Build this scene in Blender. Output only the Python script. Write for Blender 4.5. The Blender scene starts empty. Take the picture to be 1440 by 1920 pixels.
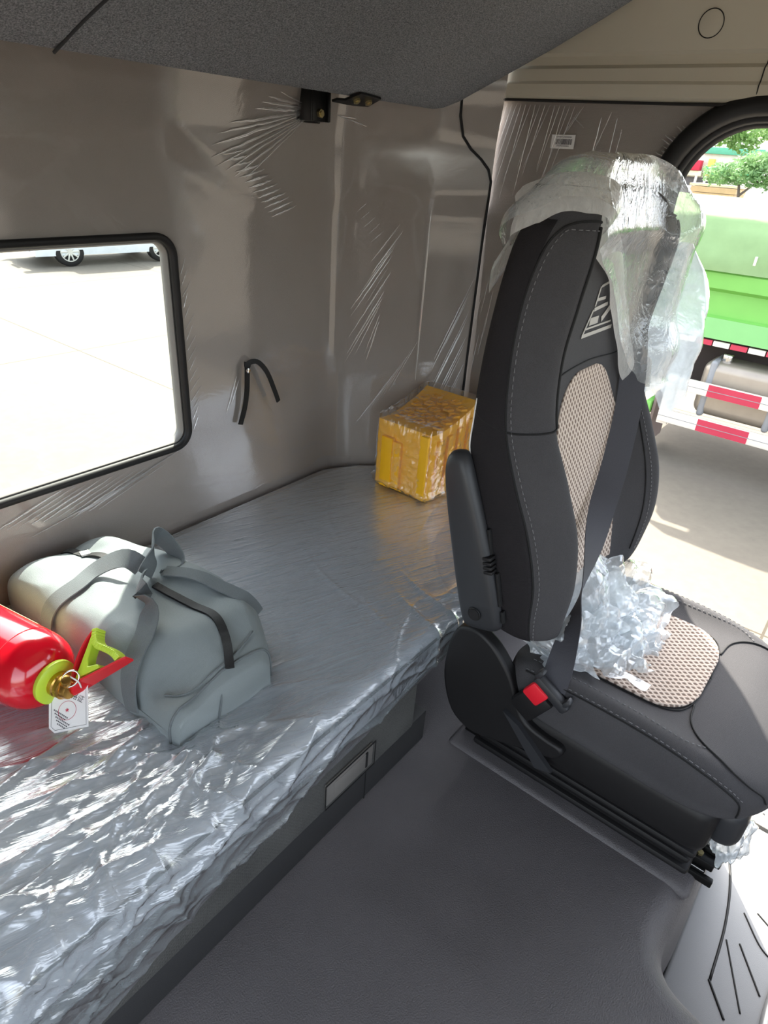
import bpy, bmesh, math, random
from mathutils import Vector, Matrix, noise as mnoise
rnd = random.Random(7)
SC = bpy.context.scene
COL = SC.collection
PI = math.pi

# ------------------------------------------------------------------ maths
def lerp(a, b, t): return a + (b - a) * t
def sstep(a, b, x):
    t = max(0., min(1., (x - a) / (b - a)))
    return t * t * (3 - 2 * t)
def interp(tab, x):
    if x <= tab[0][0]: return tab[0][1]
    for (x0, y0), (x1, y1) in zip(tab, tab[1:]):
        if x <= x1: return lerp(y0, y1, (x - x0) / (x1 - x0) if x1 > x0 else 0)
    return tab[-1][1]
def cr(p0, p1, p2, p3, t):
    return tuple(.5 * ((2 * b) + (c - a) * t + (2 * a - 5 * b + 4 * c - d) * t * t + (3 * b - a - 3 * c + d) * t ** 3)
                 for a, b, c, d in zip(p0, p1, p2, p3))
def catmull(pts, t, closed=False):
    n = len(pts)
    if closed:
        t %= n; i = int(t); f = t - i
        return cr(pts[(i - 1) % n], pts[i], pts[(i + 1) % n], pts[(i + 2) % n], f)
    t = max(0., min(n - 1.0000001, t)); i = int(t); f = t - i
    a = pts[i - 1] if i > 0 else tuple(2 * u - v for u, v in zip(pts[0], pts[1]))
    d = pts[i + 2] if i + 2 < n else tuple(2 * u - v for u, v in zip(pts[-1], pts[-2]))
    return cr(a, pts[i], pts[i + 1], d, f)
def spline(pts, n, closed=False):
    m = len(pts) if closed else len(pts) - 1
    return [Vector(catmull(pts, m * i / n, closed)) for i in range(n + (0 if closed else 1))]
def fbm(p, s, o=3):
    return mnoise.fractal(Vector(p) * s, 1.0, 2.0, o)

# ------------------------------------------------------------------ objects
def base_of(parent):
    v = Vector((0, 0, 0))
    while parent is not None:
        v += parent.location; parent = parent.parent
    return v
class MB:
    """collects faces in world coordinates, then becomes ONE mesh object"""
    def __init__(s): s.v = []; s.f = []; s.uv = []
    def add(s, vs, fs, uvs=None):
        o = len(s.v); s.v += [tuple(v) for v in vs]
        s.f += [tuple(i + o for i in f) for f in fs]
        s.uv += uvs if uvs else [(v[0], v[1]) for v in vs]
        return s
    def box(s, lo, hi, bev=0., M=None, seg=2):
        bm = bmesh.new(); bmesh.ops.create_cube(bm, size=1)
        c = [(a + b) / 2 for a, b in zip(lo, hi)]; d = [abs(b - a) for a, b in zip(lo, hi)]
        for v in bm.verts: v.co = Vector((v.co.x * d[0] + c[0], v.co.y * d[1] + c[1], v.co.z * d[2] + c[2]))
        if bev > 0: bmesh.ops.bevel(bm, geom=bm.edges[:], offset=min(bev, min(d) * .49), segments=seg, profile=.5, affect='EDGES')
        return s.frombm(bm, M)
    def frombm(s, bm, M=None):
        if M is not None: bm.transform(M)
        bm.verts.index_update()
        s.add([v.co[:] for v in bm.verts], [[v.index for v in f.verts] for f in bm.faces]); bm.free(); return s
    def obox(s, c, X, Y, Z, d, bev=0.):
        M = Matrix.Translation(Vector(c)) @ Matrix((X, Y, Z)).transposed().to_4x4()
        return s.box([-d[0] / 2, -d[1] / 2, -d[2] / 2], [d[0] / 2, d[1] / 2, d[2] / 2], bev, M)
    def grid(s, fn, nu, nv, closed=False, cap=False):
        vs = []; uv = []
        for j in range(nv + 1):
            for i in range(nu if closed else nu + 1):
                vs.append(tuple(fn(i / nu, j / nv))); uv.append((i / nu, j / nv))
        w = nu if closed else nu + 1; fs = []
        for j in range(nv):
            for i in range(nu):
                a = j * w + i; b = j * w + (i + 1) % w
                fs.append((a, b, b + w, a + w))
        if cap:
            fs.append(tuple(range(w))[::-1]); fs.append(tuple(nv * w + k for k in range(w)))
        return s.add(vs, fs, uv)
    def tube(s, pts, r, n=8, closed=False, cap=True):
        pts = [Vector(p) for p in pts]; m = len(pts); rr = r if isinstance(r, (list, tuple)) else [r] * m
        up = None; vs = []
        for i, p in enumerate(pts):
            a = pts[i - 1] if (i > 0 or closed) else p; b = pts[(i + 1) % m] if (i < m - 1 or closed) else p
            t = (b - a).normalized()
            if up is None: up = t.orthogonal().normalized()
            up = (up - t * up.dot(t)).normalized(); sd = t.cross(up)
            for k in range(n):
                an = 2 * PI * k / n; vs.append(p + (up * math.cos(an) + sd * math.sin(an)) * rr[i])
        fs = []
        for i in range(m if closed else m - 1):
            for k in range(n):
                j = (i + 1) % m
                fs.append((i * n + k, i * n + (k + 1) % n, j * n + (k + 1) % n, j * n + k))
        if cap and not closed:
            fs.append(tuple(range(n))[::-1]); fs.append(tuple((m - 1) * n + k for k in range(n)))
        return s.add(vs, fs)
    def ribbon(s, pts, wd, w, th=.0012):
        """flat strap along pts; wd = width direction (vector or list)"""
        pts = [Vector(p) for p in pts]; m = len(pts); vs = []
        for i, p in enumerate(pts):
            t = (pts[min(i + 1, m - 1)] - pts[max(i - 1, 0)]).normalized()
            d = Vector(wd[i]) if isinstance(wd, list) else Vector(wd)
            d = (d - t * d.dot(t)).normalized(); n = t.cross(d)
            ww = w[i] if isinstance(w, list) else w
            for a, b in ((-.5, -.5), (.5, -.5), (.5, .5), (-.5, .5)): vs.append(p + d * ww * a + n * th * b)
        fs = [(0, 3, 2, 1), tuple((m - 1) * 4 + k for k in range(4))]
        for i in range(m - 1):
            for k in range(4):
                fs.append((i * 4 + k, i * 4 + (k + 1) % 4, i * 4 + 4 + (k + 1) % 4, i * 4 + 4 + k))
        return s.add(vs, fs)
    def prism(s, poly, off):
        """closed polygon of 3-D points pushed along off"""
        n = len(poly); off = Vector(off); P = [Vector(p) for p in poly]
        fs = [tuple(range(n))[::-1], tuple(n + k for k in range(n))]
        fs += [(k, (k + 1) % n, n + (k + 1) % n, n + k) for k in range(n)]
        return s.add(P + [p + off for p in P], fs)
    def cyl(s, a, b, r, n=24, r2=None, bev=0.):
        a = Vector(a); b = Vector(b); d = (b - a); L = d.length; d = d.normalized(); r2 = r if r2 is None else r2
        if bev > 0:
            pr = [(0, .0001), (0, r - bev), (bev * .3, r - bev * .3), (bev, r), (L - bev, r2), (L - bev * .3, r2 - bev * .3), (L, r2 - bev), (L, .0001)]
        else: pr = [(0, .0001), (0, r), (L, r2), (L, .0001)]
        return s.lathe(a, d, pr, n)
    def lathe(s, o, d, prof, n=32):
        o = Vector(o); d = Vector(d).normalized(); x = d.orthogonal().normalized(); y = d.cross(x)
        def fn(u, v):
            h, r = prof[min(len(prof) - 1, int(round(v * (len(prof) - 1))))]
            a = 2 * PI * u
            return o + d * h + (x * math.cos(a) + y * math.sin(a)) * r
        return s.grid(fn, n, len(prof) - 1, closed=True)
    def sphere(s, c, r, nu=16, nv=10, sc=(1, 1, 1)):
        c = Vector(c)
        return s.grid(lambda u, v: c + Vector((sc[0] * r * math.sin(PI * (.001 + .998 * v)) * math.cos(2 * PI * u), sc[1] * r * math.sin(PI * (.001 + .998 * v)) * math.sin(2 * PI * u), -sc[2] * r * math.cos(PI * (.001 + .998 * v)))), nu, nv, closed=True)
    def build(s, name, mat, parent=None, sharp=40., flip=False, label=None):
        b = base_of(parent); me = bpy.data.meshes.new(name)
        me.from_pydata([(v[0] - b.x, v[1] - b.y, v[2] - b.z) for v in s.v], [], [f[::-1] for f in s.f] if flip else s.f)
        ul = me.uv_layers.new(name='UVMap')
        idx = [0] * len(me.loops); me.loops.foreach_get('vertex_index', idx)
        flat = [c for i in idx for c in s.uv[i]]; ul.data.foreach_set('uv', flat)
        me.validate(); me.update()
        for p in me.polygons: p.use_smooth = True
        if sharp < 179: me.set_sharp_from_angle(angle=math.radians(sharp))
        if mat: me.materials.append(mat)
        o = bpy.data.objects.new(name, me); COL.objects.link(o)
        if parent is not None: o.parent = parent
        if label: o['label'] = label
        return o
def empty(name, loc):
    o = bpy.data.objects.new(name, None); o.empty_display_size = .05; o.location = loc; COL.objects.link(o); return o
def tag(o, label, cat, group=None, kind=None):
    o['label'] = label; o['category'] = cat
    if group: o['group'] = group
    if kind: o['kind'] = kind
    return o
def thing(name, loc, label, cat, group=None): return tag(empty(name, loc), label, cat, group)
def struct(o, label=None, cat=None):
    o['kind'] = 'structure'
    if label: o['label'] = label
    if cat: o['category'] = cat
    return o
def solid(o, th, off=1.):
    m = o.modifiers.new('solid', 'SOLIDIFY'); m.thickness = th; m.offset = off; return o
def subsurf(o, n=1):
    m = o.modifiers.new('sub', 'SUBSURF'); m.levels = n; m.render_levels = n; return o

# ------------------------------------------------------------------ materials
def srgb(r, g, b):
    f = lambda c: (c / 255) / 12.92 if c <= 10 else ((c / 255 + .055) / 1.055) ** 2.4
    return (f(r), f(g), f(b), 1)
class NT:
    def __init__(s, name):
        s.m = bpy.data.materials.new(name); s.m.use_nodes = True; s.t = s.m.node_tree
        s.t.nodes.clear(); s.out = s.t.nodes.new('ShaderNodeOutputMaterial')
    def n(s, typ, **k):
        nd = s.t.nodes.new(typ)
        for a, b in k.items():
            if a[0] == '_': setattr(nd, a[1:], b)
            else: s.set(nd, a, b)
        return nd
    def set(s, nd, a, b):
        key = int(a[1:]) if a[0] == 'i' and a[1:].isdigit() else a.replace('__', ' ')
        if hasattr(b, 'is_output') or isinstance(b, bpy.types.NodeSocket): s.t.links.new(b, nd.inputs[key])
        else: nd.inputs[key].default_value = b
    def math(s, op, a, b=0., c=None):
        nd = s.n('ShaderNodeMath', _operation=op, i0=a, i1=b)
        if c is not None: s.set(nd, 'i2', c)
        return nd.outputs[0]
    def obj(s, scale=(1, 1, 1), rot=(0, 0, 0), kind='Object'):
        tc = s.n('ShaderNodeTexCoord'); mp = s.n('ShaderNodeMapping', Vector=tc.outputs[kind], Scale=scale, Rotation=rot)
        return mp.outputs[0]
    def noise(s, vec, scale, detail=3, rough=.55):
        return s.n('ShaderNodeTexNoise', Vector=vec, Scale=scale, Detail=detail, Roughness=rough).outputs[0]
    def ramp(s, fac, stops):
        r = s.n('ShaderNodeValToRGB', Fac=fac); e = r.color_ramp.elements
        while len(e) < len(stops): e.new(.5)
        for x, (p, c) in zip(e, stops): x.position = p; x.color = c
        return r.outputs[0]
    def mixc(s, f, a, b):
        m = s.n('ShaderNodeMix', _data_type='RGBA'); s.set(m, 'i0', f); s.set(m, 'i6', a); s.set(m, 'i7', b); return m.outputs[2]
    def bump(s, h, strength=.3, dist=.001, normal=None):
        b = s.n('ShaderNodeBump', Height=h, Strength=strength, Distance=dist)
        if normal is not None: s.set(b, 'Normal', normal)
        return b.outputs[0]
    def bsdf(s, col, rough=.6, metal=0., spec=.5, normal=None, **k):
        p = s.n('ShaderNodeBsdfPrincipled'); s.set(p, 'Base Color', col); s.set(p, 'Roughness', rough); s.set(p, 'Metallic', metal)
        s.set(p, 'Specular IOR Level', spec)
        if normal is not None: s.set(p, 'Normal', normal)
        for a, b in k.items(): s.set(p, a.replace('_', ' '), b)
        return p.outputs[0]
    def mix(s, f, a, b):
        m = s.n('ShaderNodeMixShader'); s.set(m, 'i0', f); s.set(m, 'i1', a); s.set(m, 'i2', b); return m.outputs[0]
    def fresnel(s, ior, nm=None):
        bf = s.n('ShaderNodeNewGeometry').outputs['Backfacing']
        io = s.math('ADD', s.math('MULTIPLY', bf, 1 / ior - ior), ior); f = s.n('ShaderNodeFresnel', IOR=io)
        if nm is not None: s.set(f, 'Normal', nm)
        return f.outputs[0]
    def done(s, sh): s.t.links.new(sh, s.out.inputs[0]); return s.m
def scale_c(c, k): return (c[0] * k, c[1] * k, c[2] * k, 1)

def m_plain(name, c, rough=.5, metal=0., spec=.5, grain=0., gscale=60., var=.12, gdist=.001, **k):
    t = NT(name); v = t.obj(); n1 = t.noise(v, 7, 4)
    col = t.mixc(n1, scale_c(c, 1 - var), scale_c(c, 1 + var))
    nm = t.bump(t.noise(v, gscale * 10, 2), grain, gdist) if grain else None
    return t.done(t.bsdf(col, rough, metal, spec, nm, **k))
def m_weave(name, c, freq=900., strength=.35, rough=.9, var=.2, c2=None, spec=.15, ang=.6, speck=.5):
    """woven cloth: two crossed fine waves plus mottling"""
    t = NT(name); v = t.obj(rot=(0, 0, 0)); v2 = t.obj(rot=(ang, ang, .3))
    w1 = t.n('ShaderNodeTexWave', Vector=v2, Scale=freq / 6.28, Distortion=.6, Detail=1); w2 = t.n('ShaderNodeTexWave', Vector=v2, Scale=freq / 6.28, Distortion=.6, Detail=1, _bands_direction='Z')
    h = t.math('MULTIPLY', w1.outputs[1], w2.outputs[1]); fine = t.noise(v, 700, 2); big = t.noise(v, 5, 4)
    f = t.math('ADD', t.math('MULTIPLY', fine, speck), t.math('MULTIPLY', big, 1 - speck))
    col = t.mixc(t.ramp(f, [(.3, (0, 0, 0, 1)), (.7, (1, 1, 1, 1))]), scale_c(c, 1 - var), c2 or scale_c(c, 1 + var))
    hh = t.math('ADD', h, fine)
    return t.done(t.bsdf(col, rough, 0, spec, t.bump(hh, strength, .0006)))
def m_felt(name, c, c2):
    t = NT(name); v = t.obj(); f = t.noise(v, 420, 3, .7); g = t.noise(v, 3, 3)
    col = t.mixc(t.ramp(f, [(.36, (0, 0, 0, 1)), (.66, (1, 1, 1, 1))]), c, c2)
    col = t.mixc(t.math('MULTIPLY', g, .35), col, scale_c(c, .8))
    return t.done(t.bsdf(col, .95, 0, .05, t.bump(f, .5, .001)))
def m_film(name, milky=.06, rough=.08, refl=1.3, ws=40., wstr=.25, aniso=(1, 1, 1), tint=(1, 1, 1, 1), milk=(.85, .9, .93, 1), dist=.002, fine=0., milkvar=0., ior=1.45, rotz=0.):
    """thin clear plastic: see-through, a little milky, glossy by Fresnel"""
    t = NT(name); v = t.n('ShaderNodeMapping', Vector=t.obj(rot=(0, 0, rotz)), Scale=aniso).outputs[0]
    n1 = t.n('ShaderNodeTexNoise', Vector=v, Scale=ws, Detail=4, Roughness=.55, Distortion=.6).outputs[0]
    n2 = t.math('ABSOLUTE', t.math('SUBTRACT', n1, .5))
    h = t.math('ADD', t.math('MULTIPLY', n2, 1.4), t.math('MULTIPLY', t.noise(v, ws * 5, 2), fine))
    nm = t.bump(h, wstr, dist)
    fr = t.fresnel(ior, nm)
    fac = t.n('ShaderNodeClamp', Value=t.math('MULTIPLY', fr, refl)).outputs[0]
    tr = t.n('ShaderNodeBsdfTransparent', Color=tint).outputs[0]
    df = t.n('ShaderNodeBsdfDiffuse', Color=milk, Normal=nm).outputs[0]; tl = t.n('ShaderNodeBsdfTranslucent', Color=milk, Normal=nm).outputs[0]
    mk = t.mix(.55, df, tl)
    mf = t.math('ADD', milky, t.math('MULTIPLY', n2, milkvar)) if milkvar else milky
    gl = t.n('ShaderNodeBsdfGlossy', Color=(1, 1, 1, 1), Roughness=rough, Normal=nm).outputs[0]
    return t.done(t.mix(fac, t.mix(mf, tr, mk), gl))
def m_glass(name):
    t = NT(name); fr = t.fresnel(1.45)
    return t.done(t.mix(fr, t.n('ShaderNodeBsdfTransparent', Color=(.93, .96, .95, 1)).outputs[0], t.n('ShaderNodeBsdfGlossy', Roughness=.02).outputs[0]))
def m_mesh(name, c, chole, fu, fv):
    """spacer mesh cloth: staggered oval holes in uv space (metres)"""
    t = NT(name); tc = t.n('ShaderNodeTexCoord'); sp = t.n('ShaderNodeSeparateXYZ', Vector=tc.outputs['UV'])
    nz = t.noise(t.obj(), 90, 2)
    u = t.math('ADD', t.math('MULTIPLY', sp.outputs[0], fu), t.math('MULTIPLY', nz, .25)); v = t.math('MULTIPLY', sp.outputs[1], fv)
    a = t.math('SINE', t.math('MULTIPLY', t.math('ADD', u, v), PI)); b = t.math('SINE', t.math('MULTIPLY', t.math('SUBTRACT', u, v), PI))
    p = t.math('ABSOLUTE', t.math('MULTIPLY', a, b))
    hole = t.ramp(p, [(.35, (0, 0, 0, 1)), (.7, (1, 1, 1, 1))])
    col = t.mixc(hole, c, chole)
    return t.done(t.bsdf(col, .85, 0, .15, t.bump(t.math('SUBTRACT', 1, p), .6, .003)))

M = {}
M['wall'] = m_weave('wall_cloth', srgb(150, 142, 136), 1100, .25, .85, .08, spec=.2)
M['header'] = m_plain('header_trim', srgb(196, 190, 174), .7, spec=.25, grain=.15, gscale=80, var=.04)
M['felt'] = m_felt('grey_felt', srgb(88, 91, 94), srgb(156, 158, 161))
M['seam'] = m_plain('black_seam', srgb(18, 18, 19), .8)
M['seam_grey'] = m_plain('felt_crease', srgb(46, 48, 50), .95)
M['thread'] = m_plain('stitch_thread', srgb(120, 120, 122), .7)
M['floor'] = m_plain('floor_vinyl', srgb(98, 95, 96), .5, spec=.4, grain=.8, gscale=42, gdist=.0016, var=.2)
M['mat'] = m_plain('rubber_mat', srgb(136, 137, 138), .5, spec=.5, grain=.25, gscale=60, var=.08)
M['rubber'] = m_plain('black_rubber', srgb(22, 21, 21), .55, spec=.4)
M['plastic'] = m_plain('black_plastic', srgb(46, 47, 50), .42, spec=.5, grain=.18, gscale=120, var=.06)
M['plastic_dk'] = m_plain('matt_black_plastic', srgb(24, 23, 24), .5, spec=.4, grain=.1, gscale=120)
M['steel_blk'] = m_plain('black_steel', srgb(20, 20, 20), .35, .3, .5)
M['zinc'] = m_plain('zinc_yellow', srgb(190, 175, 130), .3, .9)
M['chrome'] = m_plain('bright_steel', srgb(210, 210, 208), .2, 1.)
M['seat'] = m_weave('seat_cloth', srgb(72, 71, 73), 1500, .5, .8, .18, spec=.25, speck=.6)
M['seat_dk'] = m_weave('seat_side_cloth', srgb(38, 36, 38), 1300, .5, .85, .15, spec=.2)
M['mesh_cloth'] = m_mesh('tan_mesh', srgb(214, 198, 185), srgb(128, 110, 100), 84., 66.)
M['belt'] = m_weave('belt_webbing', srgb(74, 74, 80), 2200, .4, .6, .1, spec=.3)
M['red'] = m_plain('red_button', srgb(226, 30, 48), .4, spec=.5)
M['mattress'] = m_weave('mattress_cloth', srgb(188, 190, 196), 1400, .3, .9, .12)
M['base_cloth'] = m_weave('base_cloth', srgb(88, 88, 86), 380, 1., .9, .55)
M['base_plain'] = m_plain('base_panel', srgb(52, 52, 53), .6, grain=.4, gscale=60)
M['latch'] = m_plain('latch_grey', srgb(120, 117, 113), .5, spec=.4)
M['bag'] = m_weave('bag_nylon', srgb(132, 140, 141), 1900, .45, .6, .05, spec=.35)
M['strap'] = m_weave('bag_strap', srgb(112, 118, 120), 1500, .7, .8, .12)
M['zip'] = m_plain('zip_black', srgb(14, 14, 15), .6, grain=.6, gscale=120)
M['ext_red'] = m_plain('extinguisher_red', srgb(205, 8, 32), .16, spec=.6, var=.04, Coat_Weight=.6, Coat_Roughness=.05)
M['lever_red'] = m_plain('lever_red', srgb(206, 24, 36), .35)
M['lime'] = m_plain('lime_plastic', srgb(188, 214, 60), .4)
M['brass'] = m_plain('brass', srgb(205, 160, 85), .28, 1.)
M['paper'] = m_plain('white_card', srgb(232, 230, 228), .55, var=.02)
M['ink'] = m_plain('dark_ink', srgb(70, 66, 74), .7)
M['ink_red'] = m_plain('red_ink', srgb(196, 60, 84), .7)
M['thread_w'] = m_plain('white_thread', srgb(190, 186, 180), .8)
M['chock'] = m_plain('chock_yellow', srgb(255, 190, 20), .42, spec=.5, var=.05, grain=.1, gscale=20)
M['glass'] = m_glass('window_glass')
M['film_wall'] = m_film('film_wall', .015, .09, 1.6, 9, .10, dist=.004, ior=1.45)
M['film_streak'] = m_film('film_streak', .42, .14, 9., 60, .2, milk=(.95, .93, .92, 1))
M['film_bed'] = m_film('film_bed', .33, .2, 5.0, 16, .40, aniso=(.55, 5.0, 1.6), fine=.06, dist=.006, milkvar=.5, rotz=.36, milk=(.80, .90, .95, 1))
M['film_chock'] = m_film('film_chock', .05, .10, 3.0, 34, .5, fine=.1, dist=.004, milkvar=.25, milk=(.95, .93, .88, 1))
M['film_seat'] = m_film('film_seat', .25, .12, 2.6, 40, .9, fine=.05, dist=.005, milkvar=.6, aniso=(1, 1, .5))
M['film_hem'] = m_film('film_hem', .90, .3, 1.6, 60, .8, aniso=(1, 1, .4), fine=.3, dist=.005, milkvar=.8, milk=(.93, .92, .90, 1))
M['film_crumple'] = m_film('film_crumple', .46, .12, 2.8, 24, .5, fine=.05, dist=.004, milkvar=.8, milk=(.88, .95, 1, 1))
SKY_STRENGTH, SUN_STRENGTH, EXPOSURE = .64, 12., .56
# ================================================================== THE CAB (floor of the tunnel z = 0, rear wall y = 1.15)
WX = 1.55                                    # right side wall
PLAN = [(-.55, 1.15), (1.205, 1.15), (1.238, 1.147), (1.265, 1.138), (1.288, 1.120), (1.395, 1.010), (1.418, .992), (1.445, .978), (1.535, .921), (1.549, .909)]
PL = [0.]
for a, b in zip(PLAN, PLAN[1:]): PL.append(PL[-1] + math.dist(a, b))
SMAX = PL[-1]
def plan_at(s):
    for i in range(len(PLAN) - 1):
        if s <= PL[i + 1] or i == len(PLAN) - 2:
            f = (s - PL[i]) / (PL[i + 1] - PL[i]); a, b = PLAN[i], PLAN[i + 1]
            d = Vector((b[0] - a[0], b[1] - a[1])).normalized()
            return Vector((lerp(a[0], b[0], f), lerp(a[1], b[1], f))), Vector((d.y, -d.x))
ROUND = spline([(-.55, 1.15, 0), (.3, 1.15, 0), (.9, 1.15, 0), (1.15, 1.14, 0), (1.36, 1.06, 0), (1.49, .96, 0), (1.549, .909, 0)], 80)
RL = [0.]
for a, b in zip(ROUND, ROUND[1:]): RL.append(RL[-1] + (b - a).length)
def round_at(s):
    s = s / SMAX * RL[-1]
    for i in range(80):
        if s <= RL[i + 1] or i == 79: return ROUND[i].lerp(ROUND[i + 1], (s - RL[i]) / (RL[i + 1] - RL[i]))
LEDGE = [(-.55, 1.06), (.55, 1.06), (.66, 1.09), (.80, 1.095), (.92, 1.03), (1.0, .99), (1.2, .983), (1.5, .995), (1.9, 1.0)]
def wall_pt(s, z, off=0.):
    p, n = plan_at(s); zl = interp(LEDGE, PLAN[0][0] + s)
    k = sstep(zl - .03, zl + .03, z); up = round_at(s)
    q = p.lerp(Vector((up.x, up.y)), .3 * sstep(zl - .05, 1.26, z) if s > 1.4 else k * .3)
    o = .007 * k - .010 * sstep(zl - .02, .3, z) * 0 + .020 * sstep(1.11, 1.25, z) + .012 * sstep(.5, .3, z) + off
    q = q + n * o
    return Vector((q.x, q.y, z))
WINX0, WINX1, WINZ0, WINZ1 = .21, .789, .502, .93
def S_of(x): return x - PLAN[0][0]
ss = sorted(set([SMAX * i / 120 for i in range(121)] + [S_of(WINX0), S_of(WINX1)]))
zz = sorted(set([.0 + 1.75 * i / 110 for i in range(111)] + [WINZ0, WINZ1]))
def wall_mesh(off, holes, fine=1):
    b = MB(); idx = {}; fs = []; vs = []
    for j, z in enumerate(zz):
        for i, s in enumerate(ss): idx[i, j] = len(vs); vs.append(wall_pt(s, z, off))
    for j in range(len(zz) - 1):
        for i in range(len(ss) - 1):
            cs, cz = (ss[i] + ss[i + 1]) / 2, (zz[j] + zz[j + 1]) / 2
            if S_of(WINX0) < cs < S_of(WINX1) and WINZ0 < cz < WINZ1: continue
            fs.append((idx[i, j], idx[i + 1, j], idx[i + 1, j + 1], idx[i, j + 1]))
    b.add(vs, fs)
    for cx, sx in ((WINX0, 1), (WINX1, -1)):              # rounded corners of the opening
        for cz, sz in ((WINZ0, 1), (WINZ1, -1)):
            r = .035; pts = [wall_pt(S_of(cx), cz, off)]
            for k in range(7):
                a = PI / 2 * k / 6
                pts.append(wall_pt(S_of(cx + sx * (r - r * math.sin(a))), cz + sz * (r - r * math.cos(a)), off))
            b.add(pts, [(0, k, k + 1) for k in range(1, 7)])
    return b
w = wall_mesh(0, True).build('wall_rear', M['wall']); struct(w)
gp = MB().tube([wall_pt(SMAX - .002, z, .002) for z in (.0, .3, .6, .9, 1.02, 1.05)] + [wall_pt(SMAX - a, z, .002) for a, z in ((.012, 1.075), (.035, 1.095), (.065, 1.115), (.09, 1.14), (.105, 1.18), (.11, 1.22))], .0035, 6).build('panel_gap', M['seam'], w, 179)
wf = wall_mesh(.0035, True).build('plastic_film', M['film_wall'])
tag(wf, 'clear glossy plastic film stretched over the grey-beige rear wall', 'plastic film')

def rrect(cx0, cx1, cz0, cz1, r, y, n=8):
    out = []
    for (ax, az, a0) in ((cx1 - r, cz1 - r, 0), (cx0 + r, cz1 - r, 90), (cx0 + r, cz0 + r, 180), (cx1 - r, cz0 + r, 270)):
        for k in range(n + 1):
            a = math.radians(a0 + 90 * k / n); out.append(Vector((ax + r * math.cos(a), y, az + r * math.sin(a))))
    return out
def ring(prof, cx0, cx1, cz0, cz1, r):
    """sweep (inset, y) profile round a rounded rectangle"""
    loops = [rrect(cx0 + i, cx1 - i, cz0 + i, cz1 - i, max(.004, r - i), y) for i, y in prof]
    b = MB(); n = len(loops[0]); vs = [p for l in loops for p in l]; fs = []
    for j in range(len(loops) - 1):
        for k in range(n): fs.append((j * n + k, j * n + (k + 1) % n, (j + 1) * n + (k + 1) % n, (j + 1) * n + k))
    return b.add(vs, fs)
win = struct(empty('window_1', (.5, 1.16, .5)))
ring([(-.008, 1.152), (-.008, 1.142), (-.003, 1.139), (.003, 1.141), (.006, 1.147), (.007, 1.160)], WINX0, WINX1, WINZ0, WINZ1, .036).build('window_seal', M['rubber'], win, 60)
ring([(.006, 1.152), (.009, 1.151), (.012, 1.156), (.013, 1.164), (.012, 1.172)], WINX0, WINX1, WINZ0, WINZ1, .036).build('window_frame', M['latch'], win, 60)
MB().prism(rrect(WINX0 + .01, WINX1 - .01, WINZ0 + .01, WINZ1 - .01, .03, 1.163), (0, .004, 0)).build('window_pane', M['glass'], win)

# wrinkles of the film, as narrow raised ridges
def ridge(b, p0, p1, w, h, nrm):
    p0 = Vector(p0); p1 = Vector(p1); n = 14; d = (p1 - p0).normalized(); nr = Vector(nrm); sd = d.cross(nr).normalized(); vs = []
    wob = [rnd.uniform(-.15, .15) for _ in range(n + 1)]
    for i in range(n + 1):
        t = i / n; k = math.sin(PI * min(1, max(.02, t))) ** .5; c = p0.lerp(p1, t) + sd * wob[i] * w
        for a in (-1, -.5, 0, .5, 1): vs.append(c + sd * (a * w * .5 * k) + nr * (h * k * (1 - a * a) + .0008))
    b.add(vs, [(i * 5 + k, i * 5 + k + 1, i * 5 + k + 6, i * 5 + k + 5) for i in range(n) for k in range(4)])
wr = MB()
def wall_ridge(s0, z0, s1, z1, w, h=.0018):
    m = 3
    for i in range(m):
        a = wall_pt(lerp(s0, s1, i / m), lerp(z0, z1, i / m), .0042); e = wall_pt(lerp(s0, s1, (i + 1) / m + .01), lerp(z0, z1, (i + 1) / m + .01), .0042)
        _, nn = plan_at(lerp(s0, s1, (i + .5) / m))
        if i == 0: A = a
    ridge(wr, A, e, w, h, (nn.x, nn.y, 0))
SB = S_of(1.16)
for (dx, dz, w_) in ((-.10, .022, .003), (-.13, .012, .005), (-.145, .001, .005), (-.16, -.012, .008), (-.22, -.040, .008), (-.25, -.058, .006), (-.265, -.078, .008),
                     (-.27, -.10, .007), (-.255, -.112, .006), (-.235, -.12, .006), (-.215, -.13, .007), (-.19, -.135, .005)):
    wall_ridge(SB - .006 + dx * .08, 1.166 + dz * .15, SB + dx, 1.166 + dz, w_, .0025)
for k in range(13):                                        # fan below the ledge, left of the bracket
    wall_ridge(S_of(.915 + .011 * k), 1.072 - .0095 * k, S_of(.975 + .012 * k), 1.083 - .0085 * k, .0045 + .002 * rnd.random(), .002)
for (dx, dz) in ((.06, -.004), (.085, -.016)): wall_ridge(SB + .07, 1.16, SB + .07 + dx, 1.16 + dz, .004, .002)
for k in range(13):                                        # slanting streaks on the corner panel
    s1 = S_of(1.26) + .155 + rnd.uniform(-.006, .006); z1 = .955 - .02 * k - rnd.uniform(0, .006)
    L = rnd.uniform(.5, 1.) * (.8 if k in (0, 12) else 1)
    wall_ridge(s1 - .13 * L, z1 - .175 * L, s1 - .004 * k, z1, rnd.choice((.0016, .002, .003, .004)), .0016)
for k in range(5): wall_ridge(S_of(1.30) + .01 * k, .965 - .016 * k, S_of(1.325) + .012 * k, .988 - .014 * k, .0022)
for k in range(7): wall_ridge(S_of(1.30) + .018 * k, .40 + .02 * k, S_of(1.385) + .016 * k, .52 + .025 * k, .0018)
for k in range(14):                                        # second panel
    s1 = SMAX - .008 - .003 * rnd.random() - .006 * (k % 3); z1 = .83 - .025 * k - rnd.uniform(0, .01); L = rnd.uniform(.6, 1.2)
    wall_ridge(s1 - .085 * L, z1 - .20 * L, s1, z1, rnd.choice((.0016, .002, .003)), .0014)
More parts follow.
